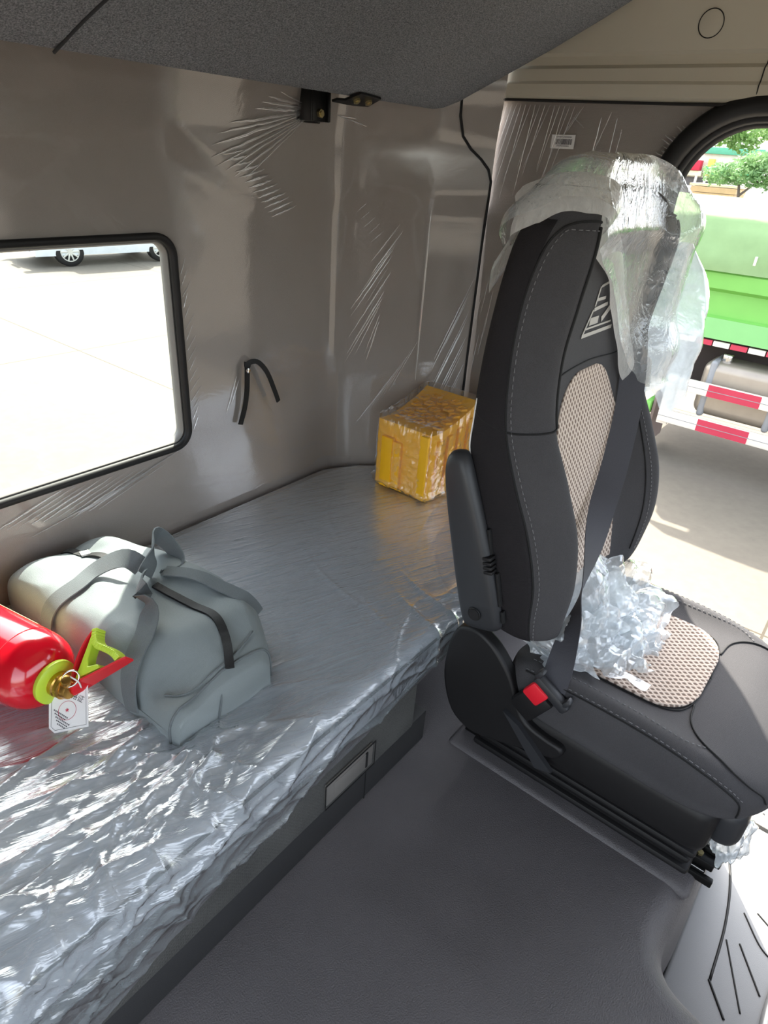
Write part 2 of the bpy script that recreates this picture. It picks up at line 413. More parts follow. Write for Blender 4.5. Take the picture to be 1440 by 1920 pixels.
wall_ridge(PL[6] + .002, .555, PL[6] + .002, .985, .006, .004)     # tight crease on the pillar edge
for k in range(10):                                        # below and beside the rear window
    wall_ridge(S_of(.36 + .022 * k), .452 - .003 * k, S_of(.50 + .025 * k), .492 - .002 * k, rnd.choice((.002, .003, .005)), .0016)
wall_ridge(S_of(.50), .425, S_of(.775), .497, .004, .003); wall_ridge(S_of(.42), .418, S_of(.66), .462, .003, .002)
for k in range(16):
    z0 = .53 + .022 * k; wall_ridge(S_of(.803), z0, S_of(.815 + .02 * rnd.random()), z0 + .03, .002, .0012)
wall_ridge(S_of(.93), .628, S_of(.895), .545, .002); wall_ridge(S_of(.937), .620, S_of(.91), .562, .002)
wr.build('wrinkles', M['film_streak'], wf, 179)['kind'] = 'stuff'

# side wall with the open doorway -------------------------------------------------
DY0, DY1, DZ1, DR = -.86, .50, 1.217, .165                 # doorway: y range, top, corner radius
def door_loop(g=0.):
    pts = [(DY1 - g, -.36)]
    for k in range(13):
        a = PI / 2 * k / 12; pts.append((DY1 - DR + (DR - g) * math.cos(a), DZ1 - DR + (DR - g) * math.sin(a)))
    for k in range(13):
        a = PI / 2 + PI / 2 * k / 12; pts.append((DY0 + DR + (DR - g) * math.cos(a), DZ1 - DR + (DR - g) * math.sin(a)))
    pts.append((DY0 + g, -.36)); return pts
def side_wall(x):
    b = MB(); loop = door_loop(); out = []
    for i, (y, z) in enumerate(loop):
        if i == 0: out.append((.913, z))
        elif i <= 13:
            f = (i - 1) / 12; out.append((.913, lerp(DZ1 - DR, 1.30, f * 2)) if f < .5 else (lerp(.913, DY1 - DR, f * 2 - 1), 1.30))
        elif i <= 26:
            f = (i - 14) / 12; out.append((lerp(DY0 + DR, -1.12, f * 2), 1.30) if f < .5 else (-1.12, lerp(1.30, DZ1 - DR, f * 2 - 1)))
        else: out.append((-1.12, z))
    vs = [Vector((x, y, z)) for y, z in loop] + [Vector((x, y, z)) for y, z in out]; n = len(loop)
    b.add(vs, [(k, n + k, n + k + 1, k + 1) for k in range(n - 1)])
    return b
struct(solid(side_wall(WX).build('wall_right', M['wall'], sharp=30), .03, 1))
sf = MB()
lp = door_loop()
vs = []; n = 14
for k in range(n):                                         # film on the piece of wall behind the doorway
    y, z = lp[k]; zo = z if k == 0 else lerp(.2, 1.215, (k - 1) / (n - 2)) if k < n - 1 else 1.215
    vs.append(Vector((WX - .0045, y + .012, z + (.006 if k > 1 else 0)))); vs.append(Vector((WX - .0045, .905, z if k == 0 else zo)))
vs[0].z = .02; vs[1].z = .02
sf.add(vs, [(2 * k, 2 * k + 1, 2 * k + 3, 2 * k + 2) for k in range(n - 1)])
side_film = sf.build('plastic_film', M['film_wall'])
tag(side_film, 'clear plastic film over the side wall between rear corner and doorway', 'plastic film')
wr = MB()
def side_ridge(y0, z0, y1, z1, w, h=.0014): ridge(wr, (WX - .0055, y0, z0), (WX - .0055, y1, z1), w, h, (-1, 0, 0))
for (y0, z0, y1, z1, w_) in ((.655, 1.19, .665, 1.07, .003), (.643, 1.13, .652, 1.04, .0025), (.635, 1.20, .66, 1.12, .0025), (.62, 1.19, .625, 1.05, .002), (.605, 1.17, .612, 1.06, .002),
                             (.70, 1.21, .73, 1.16, .002), (.71, 1.20, .75, 1.13, .0015), (.72, 1.19, .69, 1.17, .0025)): side_ridge(y0, z0, y1, z1, w_)
for k in range(16):
    y = .72 + .012 * k; side_ridge(y, 1.21, y + .02 + .03 * rnd.random(), 1.10 - .10 * rnd.random(), .0014, .0008)
for k in range(12):
    y = .80 + .008 * k; z = rnd.uniform(.62, .85); side_ridge(y, z, y + .012, z - rnd.uniform(.08, .2), .0018, .001)
for k in range(34):                                        # gathered edge along the seal
    i = 2 + k * 10.5 / 34; a = lp[int(i)]; e = lp[int(i) + 1]; f = i - int(i); y, z = lerp(a[0], e[0], f), lerp(a[1], e[1], f)
    ny, nz = (y - (DY1 - DR)) / DR, (z - (DZ1 - DR)) / DR
    L = rnd.uniform(.008, .03); side_ridge(y + ny * .012, z + nz * .012, y + ny * (.012 + L) + .006, z + nz * (.012 + L), .003, .002)
for k in range(24):
    z = 1.05 - .012 * k; side_ridge(DY1 + .012, z, DY1 + .022 + .015 * rnd.random(), z + .008, .003, .002)
wr.build('wrinkles', M['film_streak'], side_film, 179)['kind'] = 'stuff'
sp = door_loop(-.004)
seal = struct(MB().tube([Vector((WX - .004, y, z)) for y, z in sp], .020, 12).build('trim_2', M['rubber'], sharp=179))
MB().tube([Vector((WX + .012, y, z)) for y, z in door_loop(.016)], .010, 8).build('seal_lip', M['plastic_dk'], seal, 179)
MB().tube([Vector((WX + .03, y, z)) for y, z in door_loop(.02)], .013, 8).build('door_flange', M['rubber'], seal, 179)

# headliner trim over the doorway
PROF = [(1.556, 1.219), (1.536, 1.221), (1.531, 1.227), (1.531, 1.249), (1.536, 1.255), (1.5375, 1.277), (1.547, 1.284), (1.547, 1.299), (1.539, 1.305), (1.529, 1.40), (1.50, 1.55), (1.44, 1.70), (1.38, 1.76)]
def trim_fn(u, v):
    a = v * (len(PROF) - 1); i = min(len(PROF) - 2, int(a)); x = lerp(PROF[i][0], PROF[i + 1][0], a - i); z = lerp(PROF[i][1], PROF[i + 1][1], a - i)
    y = lerp(.95, -1.12, u)
    if .2 > y > -1: x += 0
    return (x, y, z)
hd = struct(MB().grid(trim_fn, 30, len(PROF) - 1).build('trim_1', M['header'], sharp=25))
MB().tube([(1.533, .36, 1.228), (1.5295, .36, 1.248), (1.5345, .36, 1.256), (1.5365, .36, 1.276), (1.546, .36, 1.284), (1.546, .36, 1.298), (1.538, .36, 1.306), (1.529, .36, 1.40), (1.50, .36, 1.55)], .0011, 6).build('panel_seam', M['seam'], hd)
MB().tube([(1.5335, lerp(.95, -.1, t / 20), 1.2195 - .0025 * math.sin(PI * t / 20)) for t in range(21)], .0028, 6).build('shadow_gap_seal', M['rubber'], hd)
cc = Vector((1.5345, .474, 1.345)); N = Vector((-1, 0, -.105)).normalized()
MB().cyl(cc - N * .004, cc + N * .0012, .0215, 40, bev=.001).build('screw_plug', M['header'], hd)
MB().tube([cc + N * .0008 + (Vector((0, 1, 0)) * math.cos(a) + N.cross(Vector((0, 1, 0))) * math.sin(a)) * .0222 for a in [2 * PI * k / 40 for k in range(40)]], .0009, 6, closed=True).build('plug_groove', M['seam'], hd)

# shell parts behind the camera (they shade the cab)
struct(MB().box((-.6, -1.2, 1.75), (1.7, 1.25, 1.8)).build('ceiling', M['header']))
fw = MB()
for lo, hi in (((-.6, -1.2, -.4), (1.6, -1.14, .62)), ((-.6, -1.2, 1.36), (1.6, -1.14, 1.8)), ((-.6, -1.2, .62), (-.5, -1.14, 1.36)), ((1.5, -1.2, .62), (1.6, -1.14, 1.36))): fw.box(lo, hi)
struct(fw.build('wall_front', M['base_plain']))
lw = MB()
for lo, hi in (((-.6, .55, 0), (-.55, 1.2, 1.8)), ((-.6, -1.2, 1.25), (-.55, .55, 1.8)), ((-.6, -1.2, -.4), (-.55, -.85, 1.25)), ((-.6, -.85, -.4), (-.55, .55, -.05))): lw.box(lo, hi)
struct(lw.build('wall_left', M['wall']))

# floor: raised tunnel cover with a rounded edge towards the passenger footwell
EDGE = spline([(1.36, .56, 0), (1.345, .30, 0), (1.345, .02, 0), (1.33, -.045, 0), (1.28, -.073, 0), (1.12, -.075, 0), (.98, -.073, 0), (.87, -.062, 0), (.79, -.058, 0), (.748, -.075, 0), (.728, -.12, 0), (.722, -.20, 0), (.715, -.45, 0), (.70, -1.15, 0)], 130)
NE = len(EDGE); r = .045; EN = []
for i in range(NE):
    tt = (EDGE[min(NE - 1, i + 1)] - EDGE[max(0, i - 1)]).normalized(); EN.append(Vector((-tt.y, tt.x, 0)))
if EN[70].y > 0: EN = [-k for k in EN]
def floor_fn(u, v):
    i = int(round(u * (NE - 1))); e, n = EDGE[i], EN[i]
    if v < .7:
        a2 = PI / 2 * v / .7; return e + n * (r * math.sin(a2) - r) + Vector((0, 0, -r * (1 - math.cos(a2))))
    return e + n * (.015 * (v - .7) / .3) + Vector((0, 0, lerp(-r, -.33, (v - .7) / .3)))
FL = MB().grid(floor_fn, NE - 1, 12)
top_ = [floor_fn(i / (NE - 1), 0) for i in range(NE)]
FL.add(top_ + [Vector((-.56, -1.15, 0)), Vector((-.56, 1.14, 0)), Vector((1.54, 1.14, 0)), Vector((1.54, .56, 0))], [tuple(range(NE + 4))])
fl = struct(FL.build('floor', M['floor'], sharp=70))
# moulded swells of the cover
MB().box((.885, -.062, -.02), (1.33, .45, .007), .014, seg=4).build('seat_riser', M['floor'], fl, 179)
# footwell and its ribbed rubber mat
struct(MB().box((.6, -1.15, -.36), (1.5, -.04, -.325)).build('floor_footwell', M['rubber']))
fm = MB()
fm.box((.80, -.268, -.325), (1.43, -.085, -.30), .008)
mat = tag(fm.build('floor_mat', M['mat'], sharp=60), 'grey ribbed rubber mat in the footwell before the seat', 'floor mat')
gr = MB()
def groove(pts, r=.0018): gr.tube(spline([(x, y, -.2995) for x, y in pts], 24), r, 6)
groove([(1.36, -.10), (1.24, -.138), (1.12, -.156), (.985, -.160)], .0028)
groove([(1.176, -.182), (1.123, -.225), (1.105, -.262)]); groove([(1.195, -.205), (1.17, -.25)])
groove([(1.09, -.166), (.962, -.222)]); groove([(1.10, -.190), (1.02, -.245)], .002); groove([(.985, -.158), (.93, -.20)], .0025)
gr.build('grooves', M['rubber'], mat, 179)
MB().tube([(.80, -.262, -.302), (1.0, -.262, -.298), (1.2, -.272, -.298), (1.43, -.272, -.302)], .008, 8).build('raised_border', M['mat'], mat, 179)
tr3 = struct(MB().box((1.43, -.86, -.36), (1.475, -.06, -.292), .012).build('trim_3', M['latch']))

stp = thing('door_step', (1.56, -.2, -.40), 'pale slotted tread of the boarding step outside the open doorway', 'step')
MB().box((1.478, -.62, -.40), (1.76, -.05, -.36), .01).build('tread_plate', M['paper'], stp)
for r_ in range(4):
    for k in range(14):
        x0 = 1.505 + .062 * r_; y = -.09 - .021 * k
        MB().obox((x0 + .02, y, -.3595), Vector((.94, .34, 0)), Vector((-.34, .94, 0)), Vector((0, 0, 1)), (.042, .007, .003), .0012).build('slot', M['rubber'], stp)

# ------------------------------------------------------------------ upper bunk, folded up on its rear hinges
bk = thing('upper_bunk', (.5, .98, 1.177), 'folded-up upper bunk with dark grey felt underside above the bed', 'bunk')
def bunk_z(y): return 1.177 + .53 * (.985 - y)
out = [(-.5, .985), (1.385, .985), (1.412, .975), (1.432, .950), (1.452, .87), (1.478, .76), (1.492, .66), (1.498, .50), (1.498, .37), (-.5, .37)]
cen = Vector((.5, .68)); b = MB(); nrm = Vector((0, .53, 1)).normalized()
lv = []
for ins, dep in ((.035, .0), (.012, .003), (.003, .010), (0, .022), (0, .075)):
    lv.append([Vector((p[0] + (cen.x - p[0]) / abs(cen.x - p[0]) * ins, p[1] + (cen.y - p[1]) / max(.2, abs(cen.y - p[1])) * ins, 0)) for p in out])
    for p in lv[-1]: p.z = bunk_z(p.y); p += nrm * dep
n = len(out); vs = [p for l in lv for p in l]
fs = [tuple(range(n))] + [(j * n + k, (j + 1) * n + k, (j + 1) * n + (k + 1) % n, j * n + (k + 1) % n) for j in range(4) for k in range(n)] + [tuple(4 * n + k for k in range(n))[::-1]]
b.add(vs, fs).build('felt_panel', M['felt'], bk, 50)
sm = [Vector((x, y, bunk_z(y))) + nrm * -.0005 for x, y in ((.52, .975), (.535, .90), (.56, .82), (.60, .74), (.66, .64), (.72, .55))]
MB().tube(spline(sm, 24), .0022, 6).build('felt_seam', M['seam_grey'], bk, 179)
hp = MB(); T = Vector((1, 0, 0)); F = Vector((0, -1, .53)).normalized(); Z = T.cross(F)
def hpt(x, f, d=0.): return Vector((x, .990, bunk_z(.990))) + F * f - nrm * d
hp.prism([hpt(1.055, .006, .001), hpt(1.062, .014, .001), hpt(1.082, .016, .001), hpt(1.100, .042, .001), hpt(1.168, .036, .001), hpt(1.160, .006, .001), hpt(1.138, .004, .001), hpt(1.10, .003, .001)], -nrm * .004)
pl = hp.build('hinge_plate', M['steel_blk'], bk)
for x in (1.108, 1.143):
    c = hpt(x, .022, .005); MB().cyl(c, c - nrm * .004, .0075, 6).cyl(c - nrm * .004, c - nrm * .006, .004, 12).build('screw', M['zinc'], pl)

# wall bracket under the bunk
br = thing('wall_bracket', (1.15, 1.13, 1.165), 'small black steel bracket with brass bolt on the rear wall', 'bracket')
q = MB(); q.box((1.124, 1.108, 1.143), (1.172, 1.113, 1.205), .002); q.box((1.118, 1.10, 1.143), (1.125, 1.142, 1.205), .002); q.box((1.171, 1.10, 1.143), (1.178, 1.142, 1.205), .002)
q.box((1.114, 1.134, 1.14), (1.182, 1.14, 1.207), .002)
q.build('channel', M['steel_blk'], br)
MB().cyl((1.152, 1.109, 1.158), (1.152, 1.102, 1.158), .0085, 6).cyl((1.152, 1.103, 1.158), (1.152, 1.099, 1.158), .005, 14).build('bolt', M['zinc'], br)

# black tie strap on the rear wall
ts = thing('tie_strap', (.95, 1.145, .64), 'short black strap screwed to the rear wall right of the window', 'strap')
q = MB(); yw = 1.138
q.ribbon(spline([(.957, yw, .655), (.953, yw - .004, .648), (.950, yw - .006, .630), (.947, yw - .006, .59), (.940, yw - .004, .55), (.927, yw - .002, .512)], 20), (1, 0, .1), [.016] * 5 + [.013] * 16, .003)
q.ribbon(spline([(.951, yw - .003, .650), (.962, yw - .008, .658), (.978, yw - .014, .655), (1.0, yw - .018, .628), (1.022, yw - .018, .580), (1.036, yw - .016, .548)], 20), [(.25, 0, .97)] * 8 + [(.9, -.0, .42)] * 13, .011, .003)
q.build('webbing', M['zip'], ts, 60)
MB().cyl((.950, yw - .008, .640), (.950, yw - .012, .640), .006, 16, bev=.0015).build('screw', M['chrome'], ts)

# barcode sticker on the side wall
st = thing('barcode_sticker', (WX - .006, .735, 1.14), 'small white barcode sticker on the filmed side wall', 'sticker')
xs = WX - .0058; E1 = Vector((0, -1, .02)).normalized(); E2 = Vector((0, .02, 1)).normalized(); o_ = Vector((xs, .762, 1.128))
def sp_(a, c, d=0): return o_ + E1 * a + E2 * c + Vector((-d, 0, 0))
MB().prism([sp_(0, 0), sp_(.056, 0), sp_(.056, .027), sp_(0, .027)], (-.0004, 0, 0)).build('label_paper', M['paper'], st)
bars = MB(); x = .011
while x < .050:
    w_ = rnd.choice((.0006, .0010, .0015)); bars.prism([sp_(x, .008, .0005), sp_(x + w_, .008, .0005), sp_(x + w_, .019, .0005), sp_(x, .019, .0005)], (-.0002, 0, 0)); x += w_ + rnd.choice((.0006, .0009))
bars.build('bars', M['ink'], st)
tx = MB()
for (a, c, L) in ((.012, .022, .036), (.014, .0045, .03)):
    k = a
    while k < a + L: tx.prism([sp_(k, c, .0005), sp_(k + .0012, c, .0005), sp_(k + .0012, c + .0018, .0005), sp_(k, c + .0018, .0005)], (-.0002, 0, 0)); k += .0019
tx.build('small_print', M['ink'], st)

# ------------------------------------------------------------------ lower bunk
bb = thing('bunk_base', (.1, .5, 0), 'low bunk base with woven grey front strip and flush handle', 'bunk base')
MB().box((-.55, .492, .0), (.86, 1.12, .084), .004).build('lower_panel', M['base_plain'], bb)
MB().box((-.55, .486, .086), (.803, 1.12, .212), .006).build('front_strip', M['base_cloth'], bb)
MB().box((.66, .4905, .0), (.6615, .493, .084)).build('panel_seam', M['seam'], bb)
MB().box((.803, .60, .0), (1.50, .94, .2115)).build('recessed_base', M['plastic_dk'], bb)
hb = MB(); hb.box((.540, .480, .106), (.664, .487, .160), .006); hnd = hb.build('handle', M['latch'], bb)
hb = MB(); hb.box((.558, .4785, .116), (.642, .481, .152), .002); hb.build('grip_plate', M['latch'], hnd)
hb = MB()
hb.tube([Vector((x, .479, z)) for x, z in ((.536, .103), (.668, .103), (.668, .163), (.536, .163))], .0012, 6, closed=True)
hb.box((.641, .4775, .116), (.646, .48, .153)); hb.build('handle_gap', M['seam'], hnd)

mt = thing('mattress', (.5, .8, .212), 'grey cloth mattress filling the bunk below the rear window', 'mattress')
MOUT = spline([(-.55, 1.12, 0), (.9, 1.12, 0), (1.20, 1.118, 0), (1.28, 1.075, 0), (1.375, .985, 0), (1.48, .93, 0), (1.525, .90, 0), (1.535, .80, 0), (1.535, .56, 0), (1.50, .505, 0), (1.40, .49, 0), (.9, .485, 0), (.2, .485, 0), (-.55, .485, 0)], 120)
mb = MB(); mc = Vector((.5, .80, 0)); lv = []
for ins, z in ((.012, .213), (0, .222), (0, .285), (.004, .299), (.014, .307), (.03, .310), (.2, .310)):
    lv.append([Vector((p.x + (mc.x - p.x) * ins * .6, p.y + max(-1, min(1, (mc.y - p.y) / .3)) * ins, z + (.0015 * fbm((p.x, p.y, z), 9) if z > .29 else 0))) for p in MOUT])
n = len(MOUT); vs = [p for l in lv for p in l]
fs = [(j * n + k, (j + 1) * n + k, (j + 1) * n + (k + 1) % n, j * n + (k + 1) % n) for j in range(6) for k in range(n)] + [tuple(6 * n + k for k in range(n)), tuple(range(n))[::-1]]
mb.add(vs, fs).build('mattress_pad', M['mattress'], mt, 50)
MB().tube([(p.x, p.y - (.001 if p.y < .8 else -.001), .288) for p in MOUT], .003, 6).build('piping', M['base_plain'], mt, 179)

# wrinkled plastic sheet over the mattress
HEM = [(-.2, .06), (.10, .105), (.16, .115), (.23, .142), (.36, .175), (.44, .20), (.50, .203), (.62, .212), (.75, .217), (.84, .222), (1.2, .225), (1.55, .225)]
FOLDS = []
def fold(x, y, a, L, w, h): FOLDS.append((x, y, math.cos(a), math.sin(a), L, w, h))
for k in range(34): fold(rnd.uniform(-.1, 1.2), rnd.uniform(.50, 1.05), rnd.gauss(.55, .5), rnd.uniform(.10, .35), rnd.uniform(.003, .006), rnd.uniform(.0015, .004))
for k in range(30): fold(rnd.uniform(-.05, .45), rnd.uniform(.47, .72), rnd.gauss(-.35, .35), rnd.uniform(.12, .34), rnd.uniform(.006, .012), rnd.uniform(.006, .013))
for k in range(22): fold(rnd.uniform(-.05, .45), rnd.uniform(.47, .72), rnd.gauss(.5, .35), rnd.uniform(.08, .25), rnd.uniform(.004, .009), rnd.uniform(.004, .009))
for k in range(46): fold(rnd.uniform(.0, 1.15), rnd.uniform(.36, .53), rnd.gauss(.25, .7), rnd.uniform(.05, .18), rnd.uniform(.005, .010), rnd.uniform(.004, .011))
for k in range(18): fold(rnd.uniform(.0, 1.15), rnd.uniform(.33, .46), rnd.gauss(.0, .12), rnd.uniform(.12, .3), rnd.uniform(.004, .009), rnd.uniform(.004, .009))
def bump_bed(x, y):
    """y continues below .5 as the distance down the front"""
    q = .0020 * abs(fbm((x * 1.6, y * 2.2, 1.3), 6, 2))
    for (fx, fy, c, s_, L, w_, h) in FOLDS:
        dx, dy = x - fx, y - fy; u = dx * c + dy * s_
        if abs(u) < L:
            v = (-dx * s_ + dy * c + .18 * u * u / L) / (w_ * (1.2 - .5 * abs(u) / L))
            if abs(v) < 4: q += h * .8 * math.exp(-abs(v) * 1.3) * (1 - (u / L) ** 2)
    near = sstep(1.0, .1, x)
    return q * (.42 + .58 * sstep(.95, .55, y) * (.45 + .55 * near)) + .002
def back_y(x): return interp([(-.6, 1.112), (1.19, 1.112), (1.28, 1.065), (1.375, .975), (1.48, .92), (1.52, .89)], x)
def sheet_fn(u, v):
    x = lerp(-.2, 1.515, u)
    hz = interp(HEM, x) + .006 * fbm((x, 0, 3), 8) + .004 * fbm((x, 0, 9), 30)
    yb = back_y(x); front = .497
    L1 = yb - front; L2 = .028; L3 = max(.02, .287 - hz); d = v * (L1 + L2 + L3)
    if d < L1:
        y = yb - d; k = bump_bed(x, y); return Vector((x, y, .3125 + k))
    if d < L1 + L2:
        a = (d - L1) / L2 * PI / 2; k = bump_bed(x, front - (d - L1)); r = .018 + k
        return Vector((x, front - r * math.sin(a), .2945 + r * math.cos(a)))
    e = d - L1 - L2; k = bump_bed(x, front - L2 - e)
    return Vector((x, front - .018 - k - .012 * math.sin(PI * min(1, e / .12)) * sstep(.9, .2, x), .2945 - e))
sh = MB().grid(sheet_fn, 420, 230).build('plastic_sheet', M['film_bed'], sharp=179)
tag(sh, 'wrinkled clear plastic sheet draped over the mattress and its front edge', 'plastic sheet')
# ================================================================== passenger seat (faces -y)
CX = 1.052
seat = thing('passenger_seat', (CX, .2, 0), 'black cloth truck seat with tan mesh inserts and folded-up armrest', 'seat')
BR = [  # z, half width, rear y, side front y, bolster y, centre y
    (.372, .12, .345, .318, .300, .305), (.378, .175, .352, .305, .285, .300), (.400, .215, .366, .298, .270, .302), (.45, .232, .385, .300, .262, .312), (.52, .237, .407, .305, .258, .325), (.60, .237, .437, .331, .272, .338),
    (.68, .237, .452, .367, .307, .352), (.76, .236, .457, .396, .346, .374), (.85, .234, .456, .406, .358, .386), (.93, .230, .450, .405, .352, .388),
    (.99, .224, .443, .396, .346, .384), (1.022, .212, .438, .390, .348, .382), (1.045, .185, .432, .390, .358, .380), (1.066, .145, .424, .392, .368, .382), (1.076, .10, .418, .396, .38, .388), (1.078, .06, .412, .40, .392, .396)]
def br_row(t):
    return catmull(BR, t)
def br_u(z):
    for i in range(len(BR) - 1):
        if z <= BR[i + 1][0]:
            lo, hi = i, i + 1
            for _ in range(24):
                m = (lo + hi) / 2
                if catmull(BR, m)[0] < z: lo = m
                else: hi = m
            return lo
    return len(BR) - 1.001
def back_pt(u, t):
    """u in 0..13 round the section (0 = rear left, 1 = side seam, 2 = bolster crest, 3 = groove, 4 = centre ...), t = row"""
    z, w, yr, ys, yb, yc = br_row(t)
    c = [(-w, yr - .004), (-w, ys + .004), (-w * .80, yb), (-w * .58, yc), (0, yc + .004), (w * .58, yc), (w * .80, yb), (w, ys + .004), (w, yr - .004), (w * .62, yr + .008), (w * .2, yr + .014), (-w * .2, yr + .014), (-w * .62, yr + .008)]
    p = catmull(c, u, True); lean = .0
    return Vector((CX + p[0], p[1], z))
def S(u, z, d=0.):
    t = br_u(z); p = back_pt(u, t)
    if d:
        a = back_pt(u + .05, t) - back_pt(u - .05, t); b = back_pt(u, min(len(BR) - 1.01, t + .05)) - back_pt(u, max(.01, t - .05))
        n = a.cross(b).normalized(); p = p + n * d
    return p
# S's normal: make sure that +d points outwards
_n = (S(4, .7, .01) - S(4, .7)).y
SG = 1 if _n < 0 else -1
def SO(u, z, d): return S(u, z, d * SG)
NB = 150
def zrow(v): return lerp(.372, 1.0779, v)
body = MB().grid(lambda u, v: back_pt(13 * u, v * (len(BR) - 1.001)), 156, NB, closed=True, cap=True)
back = body.build('backrest', M['seat'], seat, 60)
# darker side cloth panels, rear shell
def patch(b, u0, u1, zs, d, nu=20, nz=60, uvs=False):
    """strip of the surface; u0/u1 functions of z"""
    vs = []; uv = []
    for j in range(nz + 1):
        z = lerp(zs[0], zs[1], j / nz); a, c = u0(z), u1(z)
        for i in range(nu + 1):
            u = lerp(a, c, i / nu); p = SO(u, z, d); vs.append(p); uv.append((p.x, p.z))
    w = nu + 1
    b.add(vs, [(j * w + i, j * w + i + 1, j * w + w + i + 1, j * w + w + i) for j in range(nz) for i in range(nu)], uv)
b = MB(); patch(b, lambda z: -.6, lambda z: 1.0, (.39, 1.035), .0012); patch(b, lambda z: 7.0, lambda z: 8.6, (.39, 1.035), .0012)
solid(b.build('side_panel', M['seat_dk'], back, 179), .001)
# tan mesh insert, rounded top corners
def ins_w(z):
    k = sstep(.80, .745, z); kk = math.sqrt(max(0, 1 - max(0, (z - .755) / .052) ** 2)) if z > .755 else 1
    return lerp(.62, 1.02, sstep(.80, .66, z)) * (.25 + .75 * kk)
b = MB(); patch(b, lambda z: 4 - ins_w(z), lambda z: 4 + ins_w(z), (.41, .806), .0022, 24, 70)
solid(b.build('mesh_insert', M['mesh_cloth'], back, 179), .003, -1)
# stitched seams
def seam(name, pts, r, mat, d=.0012, n=60, dash=None):
    P = spline([(u, z, 0) for u, z in pts], n); P = [SO(p.x, p.y, d) for p in P]
    if dash is None: return MB().tube(P, r, 6).build(name, mat, back, 179)
    b = MB()
    fine = []
    for a, c in zip(P, P[1:]):
        for k in range(6): fine.append(a.lerp(c, k / 6))
    k = 0; acc = 0; i = 0
    while i < len(fine) - 3:
        L = 0; j = i
        while j < len(fine) - 1 and L < dash: L += (fine[j + 1] - fine[j]).length; j += 1
        if j > i: b.tube([fine[i], fine[j]], r, 5)
        L = 0; i = j
        while i < len(fine) - 1 and L < dash * .7: L += (fine[i + 1] - fine[i]).length; i += 1
    return b.build(name, mat, back, 179)
lowS = [(1.0, .40), (1.02, .5), (1.02, .60), (1.0, .70), (1.0, .80), (1.0, .92), (1.03, .99), (1.15, 1.022), (1.5, 1.035), (2.2, 1.036), (3.0, 1.03)]
seam('side_seam', lowS, .0016, M['seam']); seam('stitching', [(u + .12, z) for u, z in lowS[:8]] + [(1.55, 1.026), (2.2, 1.026)], .0007, M['thread'], .0016, 80, .005)
lowR = [(14 - u - 6 if False else 8 - u, z) for u, z in lowS]
seam('side_seam', lowR, .0016, M['seam']); seam('stitching', [(u - .12, z) for u, z in lowR[:8]], .0007, M['thread'], .0016, 80, .005)
for sgn in (1, -1):
    f = lambda u: 4 + sgn * (u - 4)
    seam('bolster_seam', [(f(2.05), 1.03), (f(2.10), .97), (f(2.16), .90), (f(2.22), .84), (f(2.25), .79), (f(2.2), .757)], .0026, M['seam'])
    seam('stitching', [(f(2.15), 1.03), (f(2.2), .97), (f(2.26), .90), (f(2.32), .84), (f(2.35), .79)], .0007, M['thread'], .0014, 60, .0045)
    seam('cross_seam', [(f(.0), .775), (f(.6), .757), (f(1.05), .750), (f(1.6), .752), (f(2.2), .757), (f(2.55), .764), (f(2.75), .785)], .0015, M['seam'])
    seam('insert_seam', [(f(2.62), .76), (f(2.5), .70), (f(2.4), .60), (f(2.35), .50), (f(2.35), .42)], .0014, M['seam'])
    seam('stitching', [(f(2.5), .75), (f(2.38), .70), (f(2.28), .60), (f(2.22), .50), (f(2.2), .42)], .0007, M['thread'], .0014, 60, .0045)
seam('centre_seam', [(2.75, .80), (3.2, .812), (4, .818), (4.8, .812), (5.25, .83)], .0012, M['seam'])
# embroidered emblem on the upper back (mostly under the plastic)
lg = MB()
def em(u0, z0, u1, z1, w=.004):
    a = SO(u0, z0, .0012); c = SO(u1, z1, .0012); d = (c - a).normalized(); lg.ribbon([a, c], Vector((0, 0, 1)) if abs(d.z) < .7 else Vector((1, 0, 0)), w, .0008)
em(3.70, .862, 4.55, .862, .006); em(3.76, .872, 4.5, .872, .003)
em(3.72, .864, 3.90, .900, .004); em(3.86, .882, 4.1, .882, .012); em(3.92, .900, 4.3, .904, .006); em(3.95, .915, 4.2, .915, .005); em(3.93, .905, 3.98, .935, .004); em(4.0, .935, 4.25, .94, .004); em(4.2, .88, 4.45, .90, .01)
lg.build('emblem', M['thread_w'], back, 60)
# loose white thread hanging from the rear edge
MB().tube(spline([SO(.12, .79, .002), SO(.10, .755, .003), SO(.05, .715, .004), SO(.15, .69, .003)], 20), .0014, 5).build('hanging_thread', M['paper'], back, 179)

# ---- cushion
CU = [  # y, half width, bottom z, edge z, bolster z, centre z
    (.345, .10, .27, .285, .29, .29), (.340, .17, .25, .30, .31, .30), (.32, .20, .24, .320, .325, .313), (.26, .212, .235, .335, .338, .320), (.18, .214, .232, .338, .342, .322), (.10, .214, .228, .336, .340, .323), (.04, .213, .226, .328, .333, .325),
    (-.01, .208, .226, .314, .322, .322), (-.045, .196, .228, .298, .306, .312), (-.075, .172, .232, .282, .290, .298), (-.10, .135, .238, .268, .274, .282), (-.115, .09, .244, .260, .264, .268), (-.12, .05, .250, .256, .258, .26)]
def cu_pt(u, t):
    y, w, zb, ze, zo, zc = catmull(CU, t); h = (ze - zb)
    c = [(-w * .93, zb), (-w, zb + h * .35), (-w * .995, ze - h * .16), (-w * .90, zo), (-w * .66, lerp(zo, zc, .75)), (0, zc), (w * .66, lerp(zo, zc, .75)), (w * .90, zo), (w * .995, ze - h * .16), (w, zb + h * .35), (w * .93, zb), (w * .4, zb), (-w * .4, zb)]
    p = catmull(c, u, True); return Vector((CX + p[0], y, p[1]))
